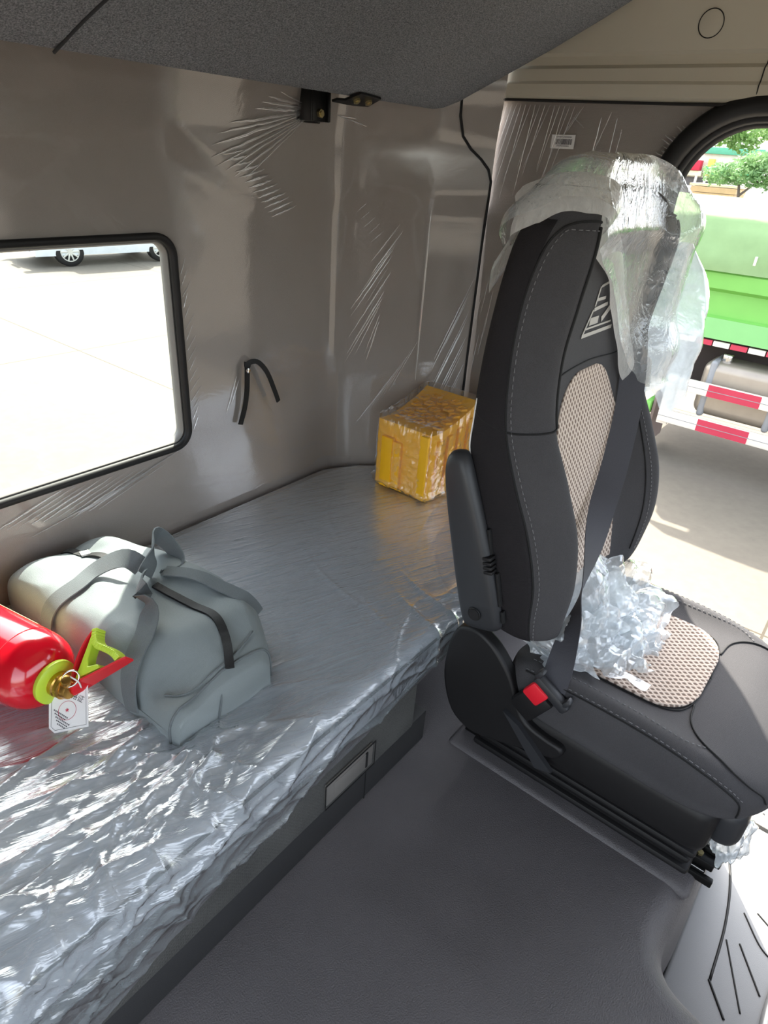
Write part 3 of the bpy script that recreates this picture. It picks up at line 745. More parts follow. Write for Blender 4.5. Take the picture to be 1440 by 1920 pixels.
def cu_t(y):
    lo, hi = 0., len(CU) - 1.001
    for _ in range(30):
        m = (lo + hi) / 2
        if catmull(CU, m)[0] > y: lo = m
        else: hi = m
    return lo
def CO(u, y, d=0.):
    t = cu_t(y); p = cu_pt(u, t)
    a = cu_pt(u + .05, t) - cu_pt(u - .05, t); b = cu_pt(u, min(len(CU) - 1.01, t + .05)) - cu_pt(u, max(.01, t - .05))
    n = a.cross(b).normalized()
    return p + n * d * CSG
CSG = 1; CSG = 1 if (CO(5, .1, .01) - CO(5, .1)).z > 0 else -1
cu = MB().grid(lambda u, v: cu_pt(13 * u, v * (len(CU) - 1.001)), 130, 110, closed=True, cap=True).build('cushion', M['seat'], seat, 60)
b = MB(); vs = []; uv = []; nu, nz = 26, 50
def cin(y):
    k = math.sqrt(max(0., 1 - max(0, (.115 - y) / .07) ** 2)) if y < .115 else 1
    return .92 * (.30 + .70 * k)
for j in range(nz + 1):
    y = lerp(.33, .046, j / nz)
    for i in range(nu + 1):
        p = CO(5 + lerp(-1, 1, i / nu) * cin(y), y, .0022); vs.append(p); uv.append((p.x, p.y))
b.add(vs, [(j * 27 + i, j * 27 + i + 1, j * 27 + 28 + i, j * 27 + 27 + i) for j in range(nz) for i in range(nu)], uv)
solid(b.build('mesh_insert', M['mesh_cloth'], cu, 179), .003, -1)
def cseam(name, pts, r, mat, d=.0012, dash=None, n=50):
    P = [CO(p.x, p.y, d) for p in spline([(u, y, 0) for u, y in pts], n)]
    b = MB()
    if dash is None: b.tube(P, r, 6)
    else:
        fine = [a.lerp(c, k / 6) for a, c in zip(P, P[1:]) for k in range(6)]; i = 0
        while i < len(fine) - 2:
            L = 0; j = i
            while j < len(fine) - 1 and L < dash: L += (fine[j + 1] - fine[j]).length; j += 1
            b.tube([fine[i], fine[j]], r, 5); L = 0; i = j
            while i < len(fine) - 1 and L < dash * .7: L += (fine[i + 1] - fine[i]).length; i += 1
    return b.build(name, mat, cu, 179)
for sgn in (1, -1):
    f = lambda u: 5 + sgn * (u - 5)
    cseam('edge_seam', [(f(2.35), .30), (f(2.35), .2), (f(2.35), .1), (f(2.33), .02), (f(2.2), -.035), (f(1.8), -.06), (f(1.2), -.066), (f(.6), -.066)], .0014, M['seam'])
    cseam('stitching', [(f(2.5), .30), (f(2.5), .2), (f(2.5), .1), (f(2.48), .02), (f(2.36), -.04), (f(1.9), -.067)], .0007, M['thread'], .0015, .005)
    cseam('stitching', [(f(3.35), .30), (f(3.35), .2), (f(3.3), .1), (f(3.25), .04), (f(3.6), .005)], .0007, M['thread'], .0014, .005)
    cseam('nose_seam', [(f(4.45), .048), (f(4.1), .04), (f(3.7), .012), (f(3.3), -.03), (f(3.0), -.06), (f(2.6), -.085), (f(1.8), -.095)], .0016, M['seam'])
    cseam('insert_seam', [(f(4.06), .30), (f(4.06), .2), (f(4.07), .12), (f(4.15), .075), (f(4.4), .052), (f(5), .044)], .0013, M['seam'])

# ---- plastics below the cushion
pan = MB().box((CX - .205, -.05, .135), (CX + .205, .35, .242), .025, seg=3).build('seat_pan', M['plastic_dk'], seat)
MB().box((CX - .175, -.088, .150), (CX + .175, -.03, .240), .026, seg=4).build('front_valance', M['plastic'], pan)
bel = MB()
for k in range(4):
    z = .050 + .022 * k; i = .004 * (k % 2) + .012
    bel.box((CX - .185 + i, -.055 + i, z), (CX + .185 - i, .40 - i, z + .016), .007)
    bel.box((CX - .175 + i, -.045 + i, z + .012), (CX + .175 - i, .39 - i, z + .026), .002)
bel.build('suspension_bellows', M['plastic_dk'], seat)
for sx in (-1, 1):
    x = CX + sx * .098 if sx > 0 else .952
    r_ = MB(); r_.box((x - .016, -.068, .004), (x + .016, .435, .022), .002); r_.box((x - .011, -.078, .022), (x + .011, .425, .040), .003)
    rail = r_.build('slide_rail', M['steel_blk'], seat)
    r_ = MB(); r_.box((x - .024, -.085, .0), (x - .013, -.035, .016), .002); r_.box((x + .012, -.088, .012), (x + .022, -.045, .05), .003); r_.build('rail_stop', M['steel_blk'], rail)
    MB().cyl((x, -.05, .040), (x, -.05, .045), .006, 6).build('rail_bolt', M['zinc'], rail)
MB().tube([(.935, .42, .023), (.935, -.066, .023)], .0012, 6).build('rail_edge', M['chrome'], seat)

# ---- recliner cover at the side, armrest folded up
PO = [(.440, .345), (.418, .362), (.392, .366), (.362, .352), (.338, .330), (.318, .305), (.304, .278), (.292, .250), (.270, .226), (.235, .217), (.205, .214), (.198, .200), (.215, .180), (.26, .165), (.33, .140), (.38, .13), (.425, .155), (.450, .22), (.452, .29)]
q = spline([(.832, y, z) for y, z in PO], 76, True)
cvr = MB().prism(q, (.028, 0, 0)).build('recliner_cover', M['plastic_dk'], seat)
bv = cvr.modifiers.new('bevel', 'BEVEL'); bv.width = .006; bv.segments = 3
arm = MB()
AX = Vector((0, .080, .300)).normalized(); AF = Vector((0, -.966, .258)).normalized(); AO = Vector((.788, .400, .395))
def ar(a, f, x): return AO + AX * a + AF * f + Vector((x, 0, 0))
loops = []
for i, (a, f0, f1, x0) in enumerate(((.0, .006, .052, .012), (.006, -.004, .062, .004), (.02, -.008, .070, .0), (.10, -.008, .066, -.004), (.20, -.006, .057, -.008), (.28, -.003, .046, -.010), (.308, .002, .040, -.006), (.318, .010, .032, .004))):
    r = .008; x1 = .022
    loops.append([ar(a, f0, x1), ar(a, f0, x0 + r), ar(a, f0 + r * .3, x0 + r * .3), ar(a, f0 + r, x0), ar(a, f1 - r * 1.6, x0), ar(a, f1 - r * .5, x0 + r * .5), ar(a, f1, x0 + r * 1.8), ar(a, f1, x1)])
vs = [p for l in loops for p in l]; n = 8
arm.add(vs, [(j * n + k, j * n + (k + 1) % n, j * n + n + (k + 1) % n, j * n + n + k) for j in range(7) for k in range(n)] + [tuple(range(n))[::-1], tuple(7 * n + k for k in range(n))])
armo = subsurf(arm.build('armrest', M['plastic'], seat, 50), 2)
cp = ar(.038, .026, -.0035); MB().tube([cp + AX * .011 * math.cos(2 * PI * k / 28) + AF * .011 * math.sin(2 * PI * k / 28) for k in range(28)], .0011, 6, closed=True).cyl(cp + Vector((.002, 0, 0)), cp - Vector((.0012, 0, 0)), .010, 28).build('pivot_cap', M['plastic_dk'], armo)
sl = MB()
def slot(a0, a1, f, w, x): sl.obox(ar((a0 + a1) / 2, f, x), AX, AF, AX.cross(AF), (a1 - a0, w, .004), .001)
sl.obox(ar(.165, .0600, .012), AX, Vector((1, 0, 0)), AX.cross(Vector((1, 0, 0))), (.05, .008, .005), .001)
sl.obox(ar(.085, .0685, .012), AX, Vector((1, 0, 0)), AX.cross(Vector((1, 0, 0))), (.060, .008, .005), .001); sl.obox(ar(.034, .0705, .014), AX, Vector((1, 0, 0)), AX.cross(Vector((1, 0, 0))), (.022, .008, .005), .001)
sl.build('slot', M['seam'], armo)
lv_ = MB(); 
for k in range(4): lv_.obox(ar(.120 + .008 * k, .060, .004), AX, AF, AX.cross(AF), (.006, .016, .018), .002)
lv_.build('height_thumbwheel', M['plastic_dk'], armo)

# ---- buckle
bkl = MB(); bd = Vector((0, -.5, .866)).normalized()
BX = Vector((.0, .866, .5)).normalized(); bc = Vector((.832, .270, .284))
bkl.obox(bc, Vector((1, 0, 0)), BX, bd, (.026, .050, .072), .008); buckle = bkl.build('belt_buckle', M['plastic_dk'], seat)
MB().obox(bc + bd * .030 + BX * .010 + Vector((-.010, 0, 0)), Vector((1, 0, 0)), BX, bd, (.016, .034, .036), .004).build('red_button', M['red'], buckle, label='red release button')
st_ = MB(); st_.prism([(.822, .315, .235), (.822, .282, .222), (.822, .205, .160), (.822, .235, .150)], (.01, 0, 0)); st_.build('buckle_stalk', M['plastic'], buckle)

# ================================================================== seat belt
bt = thing('seat_belt', (1.2, .38, .80), 'dark grey belt webbing slanting across the seat back into the buckle', 'seat belt')
A = [(1.235, .392, .885), (1.212, .362, .80), (1.180, .340, .72), (1.115, .318, .63), (1.05, .302, .565), (.99, .282, .50), (.945, .270, .44), (.898, .258, .40), (.858, .248, .35), (.836, .245, .326)]
P = spline(A, 60)
wds = []; K = [(0, Vector((.55, -.8, .1))), (.40, Vector((.55, -.8, .1))), (.64, Vector((.9, .25, -.3))), (.86, Vector((.30, .92, .2))), (1, Vector((.12, .97, .2)))]
for i, p in enumerate(P):
    t = i / 60
    for (t0, v0), (t1, v1) in zip(K, K[1:]):
        if t <= t1: wds.append(v0.normalized().lerp(v1.normalized(), (t - t0) / (t1 - t0))); break
MB().ribbon(P, wds, .047, .0016).build('webbing', M['belt'], bt, 50)
tg = MB(); tc_ = bc + bd * .052
tg.obox(tc_ + Vector((-.004, -.004, -.004)), Vector((1, 0, 0)), BX, bd, (.020, .072, .020), .006)
for e in (-.031, .031): tg.obox(tc_ + BX * e + bd * .010 - Vector((.004, 0, 0)), Vector((1, 0, 0)), BX, bd, (.018, .010, .020), .004)
tg.build('tongue', M['plastic'], bt)

# ================================================================== plastic cover on the top of the seat back
HM = [(-.24, 1.068), (-.20, 1.068), (-.12, 1.066), (-.08, 1.056), (-.05, 1.02), (-.02, .965), (.02, .90), (.05, .845), (.08, .795), (.11, .765), (.15, .750), (.19, .735), (.24, .72)]
def hem_z(p): return interp(HM, p.x - CX)
TM = br_u(1.0775)
HC = [(-.3, 1.00), (.3, 1.02), (1.0, 1.04), (1.6, 1.043), (2.1, 1.036), (2.7, 1.016), (3.4, .99), (4.0, .945), (4.35, .895), (4.65, .83), (4.85, .785), (5.2, .757), (6.2, .74), (7.2, .725), (8, .72), (9, .74), (10.5, .83), (11.6, .92), (12.4, .96), (12.7, 1.00), (13.3, 1.02), (14, 1.04)]
def tri(x): return abs((x % 1.) * 2 - 1) * 2 - 1
def waves(seed, n, f0, f1):
    r = random.Random(seed); out = []
    for _ in range(n):
        d = Vector((r.gauss(0, 1), r.gauss(0, 1), r.gauss(0, 1))).normalized(); f = r.uniform(f0, f1); out.append((d * f, r.random(), f0 / f))
    return out
def crease(W, p): return sum(a * tri(d.dot(p) + ph) for d, ph, a in W) / math.sqrt(len(W))
WC = waves(3, 7, 6., 16.)
def cover_fn(u, v, hem_only=False):
    uu = 13 * u; zt = 1.0775
    zh = interp(HC, uu)
    if hem_only: zz_ = zh + .062 * v
    else: zz_ = lerp(zh, zt, v ** .9)
    zz_ = max(.40, min(zt, zz_)); p = SO(uu, zz_, 0)
    if (p - SO(uu + .02, zz_, 0)).length < 1e-7: pass
    cen = Vector((CX + .01, .40, min(zz_, 1.02)))
    o = Vector(((p.x - cen.x) * .8, p.y - cen.y, max(0, (zz_ - .98)) * 2.2)).normalized()
    right = sstep(.08, .23, p.x - CX); low = sstep(.95, .74, zz_)
    q = .011 + .0045 * crease(WC, Vector((p.x, p.y, p.z * .6))) + right * (.018 + .022 * sstep(1.0, .80, zz_) + .016 * math.sin(zz_ * 40) * low) + .014 * sstep(.98, 1.03, zz_) + .016 * sstep(1.03, 1.078, zz_)
    if hem_only: q += .0035 + .002 * math.sin(v * PI)
    else: q += (.006 * (1 - v)) 
    pn = SO(uu, zz_, q if zz_ < 1.05 else q * .8)
    return (pn if zz_ < 1.06 else p + o * q).lerp(p + o * q, sstep(1.02, 1.06, zz_)) + Vector((right * .012, 0, 0))
cv = thing('plastic_cover', (CX, .4, 1.0), 'crinkled clear plastic bag pulled over the top of the seat back', 'plastic cover')
MB().grid(cover_fn, 208, 90, closed=True).build('bag_skin', M['film_seat'], cv, 179)
top = MB(); 
MB().grid(lambda u, v: cover_fn(u, 1.0).lerp(Vector((CX, .404, 1.108 + .006 * math.sin(9 * u))), v ** .8), 104, 10, closed=True).build('bag_top', M['film_seat'], cv, 179)
HS = spline([(u, z, 0) for u, z in HC[1:-1]], 200, False)
def hem_fn(u, v):
    i = int(round(u * 200)) % 200; p = HS[i]; a, c = HS[(i - 1) % 200], HS[(i + 1) % 200]
    q = SO(p.x % 13, min(1.072, p.y), 0); n = (SO(p.x % 13, min(1.072, p.y), .01) - q).normalized()
    tq = SO((HS[min(200, i + 2)].x) % 13, min(1.072, HS[min(200, i + 2)].y), 0) - SO(HS[max(0, i - 2)].x % 13, min(1.072, HS[max(0, i - 2)].y), 0)
    w_ = n.cross(tq).normalized()
    if w_.z + .8 * w_.x * (1 if p.x < 8 else -1) < 0: w_ = -w_
    k = .004 * fbm((i * .05, v * 2, 4), 1.5, 2) if 3 < i < 197 else 0
    return q + w_ * (.058 * v + k - .004) + n * (.010 + .006 * math.sin(PI * v) + .5 * k + .012 * v * sstep(1.0, 1.06, p.y))
MB().grid(hem_fn, 200, 10, closed=True).build('hem', M['film_hem'], cv, 179, label='thick milky rolled hem')
# loose tail hanging outside the right bolster
WT = waves(9, 6, 6., 14.)
def tail(u, v):
    a = u * 2 * PI; z = lerp(.99, .70, v) + .02 * math.sin(3 * a) * v; r = .02 + .045 * math.sin(PI * min(1, v * .75 + .12)) 
    k = 1 + .30 * crease(WT, Vector((math.cos(a) * .05, math.sin(a) * .05, v * .28)))
    return Vector((1.315 + .008 * v + r * k * .55 * math.cos(a), .372 - .05 * v + r * k * math.sin(a), z))
MB().grid(tail, 72, 60, closed=True).build('loose_tail', M['film_crumple'], cv, 24)

# crumpled plastic bag at the back of the cushion
def crumple(c, r, sc, seed, nu=120, nv=90, amp=.55, fl=None):
    c = Vector(c)
    W1 = waves(seed * 10, 6, .8, 1.6); W2 = waves(seed * 10 + 1, 6, 2.4, 5.)
    def fn(u, v):
        th = 2 * PI * u; ph = PI * (.01 + .98 * v); d = Vector((math.sin(ph) * math.cos(th), math.sin(ph) * math.sin(th), -math.cos(ph)))
        k = .95 + .58 * amp * crease(W1, d) + .26 * amp * crease(W2, d)
        p = c + Vector((d.x * sc[0], d.y * sc[1], d.z * sc[2])) * r * k
        if fl is not None: p.z = max(p.z, fl(p))
        return p
    return MB().grid(fn, nu, nv, closed=True)
def flo(p):
    if p.y < .34 and abs(p.x - CX) < .2: return CO(5 + (p.x - CX) / .2 * 2, max(-.05, p.y)).z + .003
    return .30
pb = thing('plastic_bag', (1.02, .22, .33), 'crumpled translucent plastic bag lying on the seat cushion against the backrest', 'plastic bag')
rb = random.Random(11)
def folds(name, items):
    b = MB()
    for (c, ax, N_, sx, sy, bend, seed) in items:
        c = Vector(c); n = Vector(N_).normalized(); U = (Vector(ax) - n * Vector(ax).dot(n)).normalized(); V = n.cross(U); W1 = waves(seed, 5, 9., 20.); W2 = waves(seed + 50, 4, 26., 48.); r = random.Random(seed)
        ph = [r.random() * 6.3 for _ in range(4)]
        def fn(u, v):
            e = 2 * PI * u; k = (1 + .16 * math.sin(3 * e + ph[0]) + .10 * math.sin(7 * e + ph[1]) + .06 * tri(e * 1.9 + ph[2])) * v
            p = c + U * (math.cos(e) * sx * k) + V * (math.sin(e) * sy * k)
            h = .020 * crease(W1, p) + .007 * crease(W2, p) - bend * v * v
            p = p + n * h; f = flo(p); p.z = max(p.z, f); p.y = min(p.y, .36)
            return p
        b.grid(fn, 110, 34, closed=True)
    return b.build(name, M['film_crumple'], pb, 28)
folds('bag_heap', [((1.09, .225, .375), (1, 0, 0), (-.4, -.5, .8), .105, .085, .03, 1), ((1.05, .255, .385), (1, .1, .2), (-.5, -.7, .45), .085, .075, .02, 2), ((1.10, .20, .365), (1, -.3, 0), (-.2, -.3, 1), .10, .075, .03, 3),
    ((1.14, .25, .385), (.6, 0, .6), (.3, -.5, .8), .06, .07, .02, 4), ((1.03, .19, .36), (1, .2, 0), (-.5, -.3, .9), .09, .07, .035, 5), ((1.0, .25, .40), (.3, 0, 1), (-.7, -.6, .3), .075, .07, .02, 6)])
folds('bag_fold', [((.99, .175, .355), (1, .4, 0), (-.3, -.3, 1), .085, .06, .03, 7), ((1.05, .165, .35), (1, -.2, 0), (0, -.3, 1), .08, .055, .03, 8), ((.95, .225, .37), (.4, 0, .9), (-.8, -.5, .4), .06, .06, .02, 9)])
folds('bag_tail', [((.91, .27, .36), (.2, .3, 1), (-.9, -.4, .3), .05, .055, .01, 12), ((.90, .245, .335), (.5, .3, .3), (-.7, -.4, .6), .045, .045, .01, 13)])
# bubble wrap left under the front of the seat
bw = crumple((1.0, -.082, .075), .042, (1.5, .7, .8), 3.7, 90, 60, .5, fl=lambda p: .004 if p.y > -.05 else -.29).build('bubble_wrap', M['film_crumple'], None, 179)
tag(bw, 'bunched white bubble wrap under the front of the seat', 'bubble wrap')
# ================================================================== yellow wheel chocks wrapped in film
ck = thing('wheel_chock', (1.34, .87, .313), 'yellow honeycomb wheel chocks wrapped in clear film at the bed corner', 'wheel chock')
q = MB()
def ctop(x): return interp([(1.236, .500), (1.275, .497), (1.33, .505), (1.40, .525), (1.445, .545)], x)
N_ = 14; lo = []; 
q.grid(lambda u, v: Vector((lerp(1.236, 1.44, u), lerp(.795, .962, v), ctop(lerp(1.236, 1.44, u)))), N_, 2)
for y in (.795, .962): q.grid(lambda u, v: Vector((lerp(1.236, 1.44, u), y, lerp(.318, ctop(lerp(1.236, 1.44, u)), v))), N_, 3)
for x in (1.236, 1.44): q.grid(lambda u, v: Vector((x, lerp(.795, .962, u), lerp(.318, ctop(x), v))), 3, 3)
q.box((1.2365, .796, .317), (1.4395, .961, .322))
ckb = q.build('body', M['chock'], ck, 30)
q = MB(); q.box((1.222, .905, .322), (1.238, .940, .462), .003); q.box((1.226, .880, .322), (1.238, .907, .455), .003); q.box((1.224, .797, .322), (1.238, .822, .497), .003)
for x in (1.262, 1.305, 1.35, 1.395): q.box((x, .787, .325), (x + .024, .797, ctop(x) - .02), .003)
q.build('side_rib', M['chock'], ck)
q = MB(); q2 = MB()
for r_ in range(5):
    for c_ in range(4):
        x = 1.292 + .034 * c_ + (.017 if r_ % 2 else 0); y = .815 + .030 * r_; z = ctop(x)
        hx = [Vector((x + .0165 * math.cos(PI / 6 + PI / 3 * k), y + .0165 * math.sin(PI / 6 + PI / 3 * k), z + .001 + .0 * k)) for k in range(6)]
        hi = [Vector((x + .0125 * math.cos(PI / 6 + PI / 3 * k), y + .0125 * math.sin(PI / 6 + PI / 3 * k), z + .006)) for k in range(6)]
        ho = [p + Vector((0, 0, .006)) for p in hx]; lo_ = [Vector((p.x, p.y, z + .0005)) for p in hi]
        q.add(hx + ho + hi + lo_, [(k, (k + 1) % 6, 6 + (k + 1) % 6, 6 + k) for k in range(6)] + [(6 + k, 6 + (k + 1) % 6, 12 + (k + 1) % 6, 12 + k) for k in range(6)] + [(12 + k, 12 + (k + 1) % 6, 18 + (k + 1) % 6, 18 + k) for k in range(6)])
        q2.add([p + Vector((0, 0, .0006)) for p in lo_], [(0, 1, 2, 3, 4, 5)])
q.build('honeycomb', M['chock'], ck, 30)
q2.build('cell_floor', m_plain('chock_cell_shade', srgb(206, 126, 20), .5), ck)  # cell floors darker than the body: shade of hollow cells put into the colour
cc_ = Vector((1.338, .878, .412)); hd_ = Vector((.108, .092, .094))
def wrapf(u, v):
    th = 2 * PI * u; ph = PI * (.004 + .992 * v); d = Vector((math.sin(ph) * math.cos(th), math.sin(ph) * math.sin(th), -math.cos(ph)))
    e = 8.; m = (abs(d.x) ** e + abs(d.y) ** e + abs(d.z) ** e) ** (1 / e); d = d / m
    p = cc_ + Vector((d.x * hd_.x, d.y * hd_.y, d.z * hd_.z)); k = .005 * abs(fbm(p, 26, 3)) + .004 * abs(fbm(p, 70, 2)) + .003
    if p.z > .46: p.z = max(p.z, ctop(max(1.236, min(1.44, p.x))) + .012) if d.z > .8 else p.z
    n = Vector((d.x ** 7, d.y ** 7, d.z ** 7)).normalized(); p = p + n * k
    if p.z < .34: p = p + Vector((d.x, d.y, 0)) * .008 * (1 + fbm(p, 40, 2))
    p.z = max(p.z, .3155); return p
MB().grid(wrapf, 150, 110, closed=True).build('plastic_wrap', M['film_chock'], ck, 179)

# ================================================================== duffel bag
BX0 = [(.60, .352), (.64, .350), (.72, .346), (.85, .350), (1.0, .348), (1.10, .340)]
BX1 = [(.60, .532), (.64, .560), (.70, .595), (.80, .605), (.95, .585), (1.10, .545)]
BH = [(.60, .078), (.64, .088), (.70, .098), (.80, .112), (.88, .108), (.98, .102), (1.06, .095), (1.11, .078)]
bg = thing('duffel_bag', (.46, .86, .313), 'half-empty grey nylon duffel bag lying on the bed below the window', 'bag')
DEN = [(.40, .665, .05, .020), (.515, .655, .045, .016), (.47, .70, .05, -.010), (.43, .80, .06, .010), (.54, .76, .05, .012), (.40, .98, .05, .012), (.47, 1.06, .04, .016), (.36, .70, .05, .010)]
WB = waves(21, 6, 4., 11.)
def bag_xyz(u, v, d=0.):
    """u round the section (0 = near bottom edge, .5 = over the top, 1 = far bottom edge, then underneath), v front to back"""
    y = lerp(.606, 1.108, v); x0, x1, h = interp(BX0, y), interp(BX1, y), interp(BH, y)
    e = min(v, 1 - v) * (1.108 - .606); ed = 1 - max(0, 1 - e / .035) ** 2.2 * .45
    c = (x0 + x1) / 2; w = (x1 - x0) / 2 * (.90 + .10 * ed); h *= .62 + .38 * ed
    a = PI * u; ca, sa = -math.cos(a), math.sin(a); ex = .44
    p = Vector((c + w * math.copysign(abs(ca) ** ex, ca), y, .3145 + h * (abs(sa) ** .48 if sa > 0 else 0)))
    if u > .02 and u < .98:
        k = -.010 * abs(fbm((p.x, p.y * .8, 1), 7, 1)) - .0035 * abs(fbm((p.x, p.y * .7, p.z + 4), 17, 1)) + .005
        k += .0035 * crease(WB, p)
        for dx, dy, r, dp in DEN:
            r2 = ((p.x - dx) ** 2 + (p.y - dy) ** 2) / r ** 2
            if r2 < 4: k -= dp * math.exp(-r2)
        p.z += k * sstep(.30, .38, p.z) * 1.3; p.z = max(p.z, .3145)
    if d: p += Vector((ca * .7, (-1 if v < .05 else 0), sa)).normalized() * d
    return p
b = MB()
def bagf(u, v):
    if u <= .8: return bag_xyz(u / .8, v)
    k = (u - .8) / .2; return bag_xyz(1, v).lerp(bag_xyz(0, v), k)
b.grid(bagf, 130, 110, closed=True, cap=True)
bagb = b.build('bag_body', M['bag'], bg, 70)
# front end panel, with seam cord
fr = [bag_xyz(u / 40, .035, .001) for u in range(41)]
MB().tube(fr, .0022, 6).build('end_piping', M['strap'], bg, 179)
def on_bag(x, y, d=.002):
    best = None; v = max(0., min(1., (y - .606) / .502)); lo, hi = 0., 1.
    for _ in range(26):
        m = (lo + hi) / 2
        if bag_xyz(m, v).x < x: lo = m
        else: hi = m
    p = bag_xyz(lo, v); p.z += d; return p
def path_on(pts, d=.002, n=40): return [on_bag(p.x, p.y, d) for p in spline([(x, y, 0) for x, y in pts], n)]
def cross_dirs(P):
    out = []
    for i in range(len(P)):
        t = (P[min(i + 1, len(P) - 1)] - P[max(0, i - 1)]).normalized(); out.append(Vector((0, 0, 1)).cross(t).normalized())
    return out
for k, pts in enumerate(([(.462, .618), (.490, .66), (.505, .70), (.508, .75), (.500, .80), (.490, .85)], [(.480, .95), (.478, 1.0), (.470, 1.05), (.455, 1.10)])):
    P = path_on(pts, .0035, 50); MB().ribbon(P, cross_dirs(P), .014, .004).build('zipper', M['zip'], bg, 60)
P = path_on([(.475, 1.06), (.468, 1.035)], .006, 6); MB().ribbon(P, cross_dirs(P), .016, .003).build('zip_pull', M['paper'], bg)
# near handle: two webbing legs up the near side, loose loop over the top
def leg(y, dy=0., n=24, top=.42):
    return [bag_xyz(lerp(.035, top, k / n), (y + dy * k / n - .606) / .502, .008) for k in range(n + 1)]
def smooth(P, k=6):
    for _ in range(k): P = [P[0]] + [(P[i - 1] + P[i] * 2 + P[i + 1]) / 4 for i in range(1, len(P) - 1)] + [P[-1]]
    return P
near1 = smooth(leg(.700, .045)); near2 = smooth(leg(.955, -.02))
hb1 = near1 + spline([tuple(near1[-1]), (.432, .775, .436), (.440, .81, .452), (.458, .84, .446), (.478, .865, .432)], 16)[1:]
hb2 = near2 + spline([tuple(near2[-1]), (.43, .94, .432), (.452, .925, .447), (.476, .905, .455), (.490, .885, .438)], 16)[1:]
def hdirs(P):
    return [Vector((0, 1, 0)).lerp(Vector((.75, .2, .6)), sstep(.62, 1., i / (len(P) - 1))) for i in range(len(P))]
hb1, hb2 = smooth(hb1, 2), smooth(hb2, 2)
MB().ribbon(hb1, hdirs(hb1), .034, .0025).build('handle', M['strap'], bg, 60)
MB().ribbon(hb2, hdirs(hb2), .034, .0025).build('handle', M['strap'], bg, 60)
far = spline([(.486, .872, .430), (.515, .885, .452), (.535, .915, .462), (.555, .93, .455), (.568, .915, .435), (.565, .885, .416), (.545, .87, .41), (.515, .875, .415)], 40)
MB().ribbon(far, [Vector((.1, .3, 1)).lerp(Vector((.5, -.6, .7)), i / 40) for i in range(41)], .032, .0025).build('handle', M['strap'], bg, 60)
P = [p + Vector((0, 0, .002)) for p in path_on([(.52, .865), (.548, .82), (.572, .765), (.585, .72), (.592, .70)], .004, 30)]
MB().ribbon(P, cross_dirs(P), .028, .0025).build('handle', M['strap'], bg, 60)
P = path_on([(.375, .665), (.40, .635), (.47, .63), (.54, .655)], .002, 30); MB().tube(P, .0012, 5).build('seam_cord', M['strap'], bg, 179)
P = [Vector((.424, .604, .3155)), Vector((.428, .604, .335)), Vector((.434, .606, .362)), Vector((.436, .614, .378))]; MB().tube(spline(P, 10), .0014, 5).build('corner_seam', M['strap'], bg, 179)

# ================================================================== fire extinguisher
ex = thing('fire_extinguisher', (.255, .93, .314), 'red fire extinguisher with lime collar lying beside the grey duffel bag', 'fire extinguisher')
eo = Vector((.278, .800, .3765)); ed = Vector((-.19, .98, .0)).normalized()
prof = [(.0, .0200), (.002, .030), (.008, .042), (.017, .051), (.030, .0575), (.045, .0605), (.060, .061), (.0605, .0600), (.0625, .0600), (.063, .061), (.30, .061), (.312, .058), (.320, .050), (.321, .002)]
MB().lathe(eo, ed, prof, 64).build('cylinder', M['ext_red'], ex, 50)
MB().lathe(eo - ed * .006, ed, [(-.003, .012), (-.003, .030), (.0, .034), (.006, .034), (.010, .030), (.010, .012)], 40).build('collar', M['lime'], ex, 50)
MB().grid(lambda u, v: (lambda e1, e2: eo + ed * lerp(.085, .27, v) + (e1 * math.cos(lerp(-.15, .75, u)) + e2 * math.sin(lerp(-.15, .75, u))) * .0614)(Vector((.98, .19, 0)), Vector((0, 0, 1))), 20, 4).build('paper_label', m_plain('label_beige', srgb(226, 200, 150), .4), ex, 179, label='beige printed label band')
va = MB().lathe(eo - ed * .038, ed, [(0, .001), (0, .013), (.006, .015), (.010, .015), (.011, .018), (.018, .018), (.019, .015), (.022, .019), (.033, .019), (.034, .012)], 28)
va.cyl(eo - ed * .028, eo - ed * .028 + Vector((-.002, -.01, .024)), .007, 16, bev=.0015)
va.build('valve', M['brass'], ex, 40)
hv = eo - ed * .034
MB().obox(hv + Vector((.018, .002, .0)), Vector((1, 0, 0)), Vector((0, 1, 0)), Vector((0, 0, 1)), (.036, .022, .020), .004).build('valve_head', M['lever_red'], ex)
def lever(P, name, wz, tip):
    b = MB(); P = spline(P, 14); n = len(P)
    vs = []
    for i, p in enumerate(P):
        t = (P[min(i + 1, n - 1)] - P[max(0, i - 1)]).normalized(); s_ = NV.cross(t).normalized(); k = i / (n - 1); w_ = lerp(wz, tip, k) * .5; th = .0035
        for a, c in ((-1, -1), (1, -1), (1, 1), (-1, 1)): vs.append(p + NV * w_ * a + s_ * th * .5 * c)
    b.add(vs, [(i * 4 + k, i * 4 + (k + 1) % 4, i * 4 + 4 + (k + 1) % 4, i * 4 + 4 + k) for i in range(n - 1) for k in range(4)] + [(0, 3, 2, 1), tuple((n - 1) * 4 + k for k in range(4))])
    return b
hz = .381
T1 = Vector((.354, .797, .430)); T2 = Vector((.352, .706, .430)); H = Vector((.300, .770, hz)); NV = (T2 - H).cross(T1 - H).normalized()
o1 = lever([tuple(H), tuple(H.lerp(T1, .35) + Vector((-.003, .004, 0))), tuple(H.lerp(T1, .7) + Vector((-.003, .004, 0))), tuple(T1)], 'lever', .026, .014).build('upper_lever', M['lever_red'], ex)
o2 = lever([tuple(H + Vector((.006, -.012, 0))), tuple((H + Vector((.006, -.012, 0))).lerp(T2, .35)), tuple(H.lerp(T2, .75) + Vector((.002, -.003, 0))), tuple(T2)], 'lever', .030, .018).build('carry_handle', M['lever_red'], ex)
